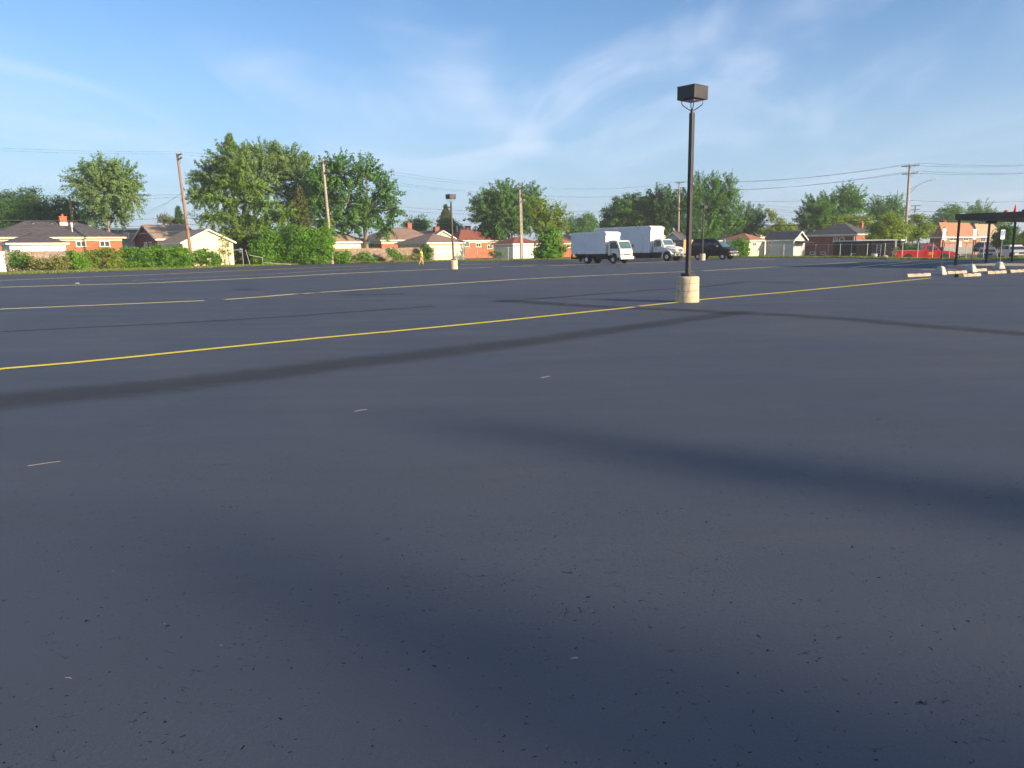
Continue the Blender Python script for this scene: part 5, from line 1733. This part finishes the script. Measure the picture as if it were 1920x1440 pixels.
MB().hexa([(-.6, -.5, zy - 1.0), (.6, -.5, zy - 1.0), (.6, .5, zy - 1.0), (-.6, .5, zy - 1.0)], [(-.05, -.05, zy + .1), (.05, -.05, zy + .1), (.05, .05, zy + .1), (-.05, .05, zy + .1)]).build('tent_roof', M['yellow'], ps)
for x_, y_ in ((-.5, -.4), (.5, -.4), (.5, .4), (-.5, .4)):
    MB().tube([(x_, y_, 0), (x_, y_, zy - .95)], .05, 6).build('leg', M['yellow'], ps)
MB().slab((-2.0, -.3, .3), (-.5, -.3, zy - 1.0), (-.5, .3, zy - 1.0), (-2.0, .3, .3), .06).build('slide', M['orange'], ps)
MB().box(.75, 1.5, -.4, .4, .1, zy - .5).build('side_panel', M['white'], ps)

# ------------------------------------------------------------------ covered entrance on the right
c0 = col(1795.5, 51.0)
cn = thing('canopy', 'dark flat canopy on slim black posts at the right edge', 'canopy', c0, GR)
RL, RW = 16.0, 10.0    # along the receding side, and toward the right
MB().box(-.1, RL, -RW, .2, 3.02, 3.36).build('roof', M['bronze'], cn, bevel=.01)
fz = MB()
fz.box(-.14, -.1, -RW, .24, 3.08, 3.41).box(-.14, RL, .2, .24, 3.08, 3.41)
fz.build('fascia', M['bronze'], cn)
for x_, y_ in ((.15, .06), (5.5, .06), (10.6, .06)):
    MB().box(x_ - .06, x_ + .06, y_ - .06, y_ + .06, .1, 3.02).build('post', M['black'], cn)
    MB().box(x_ - .12, x_ + .12, y_ - .12, y_ + .12, .1, .14).build('foot_plate', M['black'], cn)
MB().box(5.1, 6.1, -.2, .18, 2.88, 3.02).build('ceiling_light', M['black'], cn)
MB().box(7.4, 8.6, -4.2, -3.3, .1, 3.02).build('brick_column', M['brick_r'], cn)
pv = MB().box(-.35, 18, -12, .55, -.1, .12).build('pavement', M['slab'], None, bevel=.015)
pv.location = c0
pv.rotation_euler = (0, 0, GR)
struct(pv)
# brick building under the canopy: only its near corner reaches the picture
bb = thing('brick_building', 'brick building corner under the canopy at the right edge', 'building', c0, GR)
MB().box(9.2, 26, -14, -4.6, .12, 3.0).build('wall', M['brick_b'], bb)
MB().box(9.1, 26.1, -14, -4.5, 3.42, 3.85).build('parapet', M['brick_r'], bb)
MB().box(9.14, 9.2, -9, -6, .15, 2.6).build('door', M['glass'], bb)
zr_ = 3.53


def on_roof(px, d):
    return col(px, d, zr_)


ro_ = thing('traffic_cone', 'red traffic cone standing on the canopy roof', 'cone', col(1898, 52, 3.36))
MB().box(-.19, .19, -.19, .19, 0, .03).build('base', M['cone'], ro_, bevel=.01)
MB().lathe([(.15, .03), (.13, .1), (.03, .62), (.015, .64)], n=16).build('cone_body', M['cone'], ro_)
ob_ = MB().lathe([(.15, 0), (.17, .03), (.17, .2), (.13, .26), (.05, .28)], n=16).build('orange_beacon', M['orange'])
ob_.location = col(1882, 51.6, 3.36)
tag(ob_, 'round orange beacon on the canopy roof left of the cone', 'beacon')
ub = thing('roof_unit', 'small dark rooftop unit at the right edge of the canopy', 'roof unit', col(1921, 52.5, 3.36), GR)
MB().box(-.3, .3, -.25, .25, .06, .34).build('casing', M['bronze'], ub, bevel=.02)
for x_ in (-.22, .22):
    MB().box(x_ - .03, x_ + .03, -.2, .2, 0, .06).build('foot', M['black'], ub)

# disabled parking signs in concrete bases
def sign_post(label, px, py, tall, rz, blue):
    r = thing('parking_sign', label, 'sign', G(px, py), rz, 'parking signs in concrete bases')
    lo = [(-.26, -.26, 0), (.26, -.26, 0), (.26, .26, 0), (-.26, .26, 0)]
    hi = [(-.12, -.12, .44), (.12, -.12, .44), (.12, .12, .44), (-.12, .12, .44)]
    MB().hexa(lo, hi).build('concrete_base', M['gconcrete'], r, bevel=.07, seg=3)
    MB().box(-.025, .025, -.02, .02, .44, tall).build('post', M['bronze'], r)
    pl_ = MB().box(-.15, .15, -.034, -.022, tall - .62, tall - .08).build('sign_plate', M['signwhite'], r, bevel=.004)
    if blue:
        MB().box(-.13, .13, -.039, -.0345, tall - .42, tall - .12).build('blue_field', M['signblue'], pl_)
    k = .0445
    s = MB()
    zc = tall - .27 if blue else tall - .4
    mm = M['signwhite'] if blue else M['signblue']
    s.tube([(0, -k, zc + .1), (0, -k, zc + .02), (.05, -k, zc + .02), (.075, -k, zc - .07)], .011, 6)
    s.lathe([(.018, -.004), (.018, .004)], (0, -k, zc + .125), 'y', 10)
    ring = []
    for q in range(11):
        a = R(60 + 27 * q)
        ring.append((.075 * math.cos(a) * .8 - .005, -k, zc - .03 + .075 * math.sin(a) * .8))
    s.tube(ring, .009, 5)
    s.build('wheelchair_symbol', mm, pl_)
    MB().box(-.11, .11, -.0385, -.0345, tall - .58, tall - .535).box(-.09, .09, -.0385, -.0345, tall - .515, tall - .48).build('lettering', M['signblue'], pl_)
    return r


sign_post('white parking sign in a pale concrete base, left of three', 1763, 515.5, 2.36, R(34), False)
sign_post('white parking sign in a pale concrete base, middle of three', 1820.5, 510.5, 2.36, R(30), False)
sign_post('blue and white wheelchair parking sign, right of three', 1873.5, 504.5, 2.36, R(14), True)


# concrete wheel stops
def stop(label, px, py, rz, length=1.85, dark=False):
    r = thing('wheel_stop', label, 'wheel stop', G(px, py), rz, 'concrete wheel stops')
    h = length / 2
    pr = [(-.1, 0), (.1, 0), (.095, .07), (.06, .145), (-.06, .145), (-.095, .07)]
    m_ = MB()
    xs_ = [-h, -.32, -.22, .22, .32, h]
    for a, b, k in ((-h, -.34, 1), (-.34, -.18, .86), (-.18, .18, 1), (.18, .34, .86), (.34, h, 1)):
        vs = [(x, y * k, z * k) for x in (a, b) for y, z in pr]
        m_.add(vs, [tuple(range(5, -1, -1)), tuple(range(6, 12))] + [(i, (i + 1) % 6, (i + 1) % 6 + 6, i + 6) for i in range(6)])
    m_.build('concrete_bar', M['concrete'], r)
    if dark:  # black sleeve over the left end of the bar
        MB().add([(x, y * 1.04, z * 1.04) for x in (-h - .01, -h + .4) for y, z in pr], [tuple(range(5, -1, -1)), tuple(range(6, 12))] + [(i, (i + 1) % 6, (i + 1) % 6 + 6, i + 6) for i in range(6)]).build('dark_cap', M['black'], r)
    for x_ in (-h * .6, h * .6):
        MB().lathe([(.018, .14), (.018, .155), (.005, .16)], (x_, 0, 0), 'z', 8).build('anchor_pin', M['steel'], r)
    return r


stop('concrete wheel stop farthest left, at the end of the yellow line', 1720.5, 518.5, R(30))
stop('concrete wheel stop behind the left sign base', 1792, 513, R(30), 1.7)
stop('concrete wheel stop with black left end in front of middle sign', 1815, 518.5, R(30), dark=True)
stop('concrete wheel stop peeping out behind the middle sign base', 1831, 508.8, R(30), 1.7)
stop('concrete wheel stop in front of the right sign base', 1866.5, 513, R(30), 1.7)
stop('concrete wheel stop cut by the right edge of the picture', 1908, 510.5, R(30), 1.7)

# street name sign far behind
ss = thing('street_sign', 'green street name sign on a thin pole behind the left parking sign', 'sign', col(1771, 103, -.45), R(20))
zs_ = Z(1771, 436, 103) + .45
MB().tube([(0, 0, 0), (0, 0, zs_ + .2)], .035, 8).build('pole', M['steel'], ss)
MB().box(-.5, .5, -.02, .02, zs_ - .13, zs_ + .13).build('name_plate', M['signgreen'], ss)
st = thing('stop_sign', 'back of a grey road sign seen beyond the pickup hood', 'sign', col(1771.5, 99, -.45), R(30))
zs_ = Z(1771, 447, 99) + .45
MB().tube([(0, 0, 0), (0, 0, zs_)], .035, 8).build('pole', M['steel'], st)
MB().lathe([(.38, -.01), (.38, .01)], (0, -.04, zs_), 'y', 8).build('sign_plate', M['steel'], st)
# satellite dish on the garage roof
sd2 = thing('satellite_dish', 'dark satellite dish above the terracotta garage roof', 'dish', col(1359, 114, 0))
zs_ = Z(1359.5, 442, 114)
MB().tube([(0, 0, 1.5), (0, 0, zs_)], .04, 8).build('mast', M['steel'], sd2)
dd = MB()
prof = [(.02, .0), (.2, .03), (.36, .09), (.44, .15), (.42, .17), (.2, .07), (.02, .04)]
dd.lathe(prof, (0, 0, 0), 'y', 18)
dob = dd.build('dish', M['under'], sd2)
dob.location = (0, -.1, zs_)
dob.rotation_euler = (R(-15), 0, R(25))

# ------------------------------------------------------------------ walking worker
def skin_mesh(name, joints, edges, mtl, parent, sub=2):
    me = bpy.data.meshes.new(name)
    me.from_pydata([j[:3] for j in joints], edges, [])
    o = bpy.data.objects.new(name, me)
    COL.objects.link(o)
    md = o.modifiers.new('skin', 'SKIN')
    if not me.skin_vertices:
        me.skin_vertices.new()
    sv = me.skin_vertices[0].data
    for i, j in enumerate(joints):
        sv[i].radius = (j[3], j[4] if len(j) > 4 else j[3])
    sv[0].use_root = True
    ss_ = o.modifiers.new('sub', 'SUBSURF')
    ss_.levels = ss_.render_levels = sub
    dg = bpy.context.evaluated_depsgraph_get()
    m2 = bpy.data.meshes.new_from_object(o.evaluated_get(dg))
    m2.materials.clear()
    m2.materials.append(mtl)
    for p in m2.polygons:
        p.use_smooth = True
    bpy.data.objects.remove(o)
    o2 = bpy.data.objects.new(name, m2)
    COL.objects.link(o2)
    o2.parent = parent
    return o2


pe = thing('person', 'worker in a yellow shirt and tan trousers walking across the lot', 'person', G(790, 498), R(-12))
# x forward (to the right), z up
J = [(0, 0, .95, .14, .15), (0, 0, 1.12, .12, .15), (.02, 0, 1.30, .13, .18), (.03, 0, 1.45, .09, .13), (.035, 0, 1.53, .055), (.05, 0, 1.62, .085, .075), (.055, 0, 1.72, .085, .078),
     (.02, .19, 1.42, .06), (-.10, .24, 1.16, .045), (.02, .24, .95, .036), (.05, .24, .87, .035),
     (.02, -.19, 1.42, .06), (.12, -.24, 1.16, .045), (.30, -.22, 1.02, .036), (.36, -.21, .97, .035),
     (.0, .09, .88, .095), (.13, .09, .50, .07), (.14, .09, .12, .05), (.26, .09, .06, .04),
     (0, -.09, .88, .095), (-.04, -.09, .48, .07), (-.24, -.09, .14, .05), (-.15, -.09, .05, .04)]
E = [(0, 1), (1, 2), (2, 3), (3, 4), (4, 5), (5, 6), (3, 7), (7, 8), (8, 9), (9, 10), (3, 11), (11, 12), (12, 13), (13, 14), (0, 15), (15, 16), (16, 17), (17, 18), (0, 19), (19, 20), (20, 21), (21, 22)]
skin_mesh('body', J, E, M['skin'], pe)
k = 1.16
sh = [J[0], J[1], J[2], J[3], J[7], J[8], J[11], J[12]]
sh = [(x, y, z, a * k, (b[0] if b else a) * k) for x, y, z, a, *b in sh]
sh[0] = (0, 0, .84, .19, .21)
sh[1] = (0, 0, 1.1, .17, .2)
skin_mesh('shirt', sh, [(0, 1), (1, 2), (2, 3), (3, 4), (4, 5), (3, 6), (6, 7)], M['hivis'], pe)
tr = [J[0], J[15], J[16], J[17], J[19], J[20], J[21]]
tr = [(x, y, z, a * 1.2, (b[0] if b else a) * 1.2) for x, y, z, a, *b in tr]
skin_mesh('trousers', tr, [(0, 1), (1, 2), (2, 3), (0, 4), (4, 5), (5, 6)], M['trousers'], pe)
skin_mesh('hair', [(.02, 0, 1.66, .08), (.03, 0, 1.75, .095), (.06, 0, 1.78, .07)], [(0, 1), (1, 2)], M['hair'], pe)
for (x, y, z), (x2, y2, z2) in (((.12, .09, .10), (.30, .09, .05)), ((-.25, -.09, .11), (-.13, -.09, .04))):
    skin_mesh('boot', [(x, y, z, .062), (x2, y2, z2, .05)], [(0, 1)], M['boots'], pe, 1)
for yy_, xx_, zz2 in ((.24, .06, .84), (-.21, .38, .95)):
    hand = MB()
    for f_ in range(4):
        hand.tube([(xx_ + .01, yy_ - .03 + f_ * .02, zz2), (xx_ + .03, yy_ - .03 + f_ * .02, zz2 - .05), (xx_ + .02, yy_ - .03 + f_ * .02, zz2 - .085 - .01 * (f_ in (1, 2)))], .009, 5)
    hand.tube([(xx_ + .03, yy_, zz2 + .02), (xx_ + .055, yy_, zz2 - .03)], .010, 5)
    hand.build('fingers', M['skin'], pe)

# ------------------------------------------------------------------ trees off to the right whose tops throw the two streaks of shade over the asphalt
rng.seed(5)
nr = np.random.default_rng(5)
hd_ = Vector((math.sin(SUN_AZ), math.cos(SUN_AZ), 0))
for k_, (tx, ty, hh, hw_, lb) in enumerate(((-2.2, 8.1, 20.0, 3.6, 'upper'), (-2.4, 4.25, 19.0, 6.0, 'lower'))):
    tip = Vector((tx, ty, 0))
    base = tip + hd_ * (hh / math.tan(SUN_EL))
    base.z = -.03
    conifer('spruce_tree', 'spruce right of the picture throwing the %s streak of shade' % lb, 0, 0, hh, 1.5, hw_, 'dark', .4, .8, .25, .3, .1, .8, 'spruces right of the picture', off=base)

# ------------------------------------------------------------------ summer haze
hm, hnt, hb = nodes_of('haze')
hnt.nodes.remove(hb)
pvn = hnt.nodes.new('ShaderNodeVolumePrincipled')
pvn.inputs['Color'].default_value = (.86, .91, 1.0, 1)
pvn.inputs['Density'].default_value = .0005
pvn.inputs['Anisotropy'].default_value = .2
hnt.links.new(pvn.outputs[0], hnt.nodes['Material Output'].inputs['Volume'])
hz_ = MB().box(-1600, 1600, -1600, 2600, -1.6, 26).build('haze', hm)
hz_['kind'] = 'stuff'
tag(hz_, 'thin summer haze over the whole scene', 'haze')
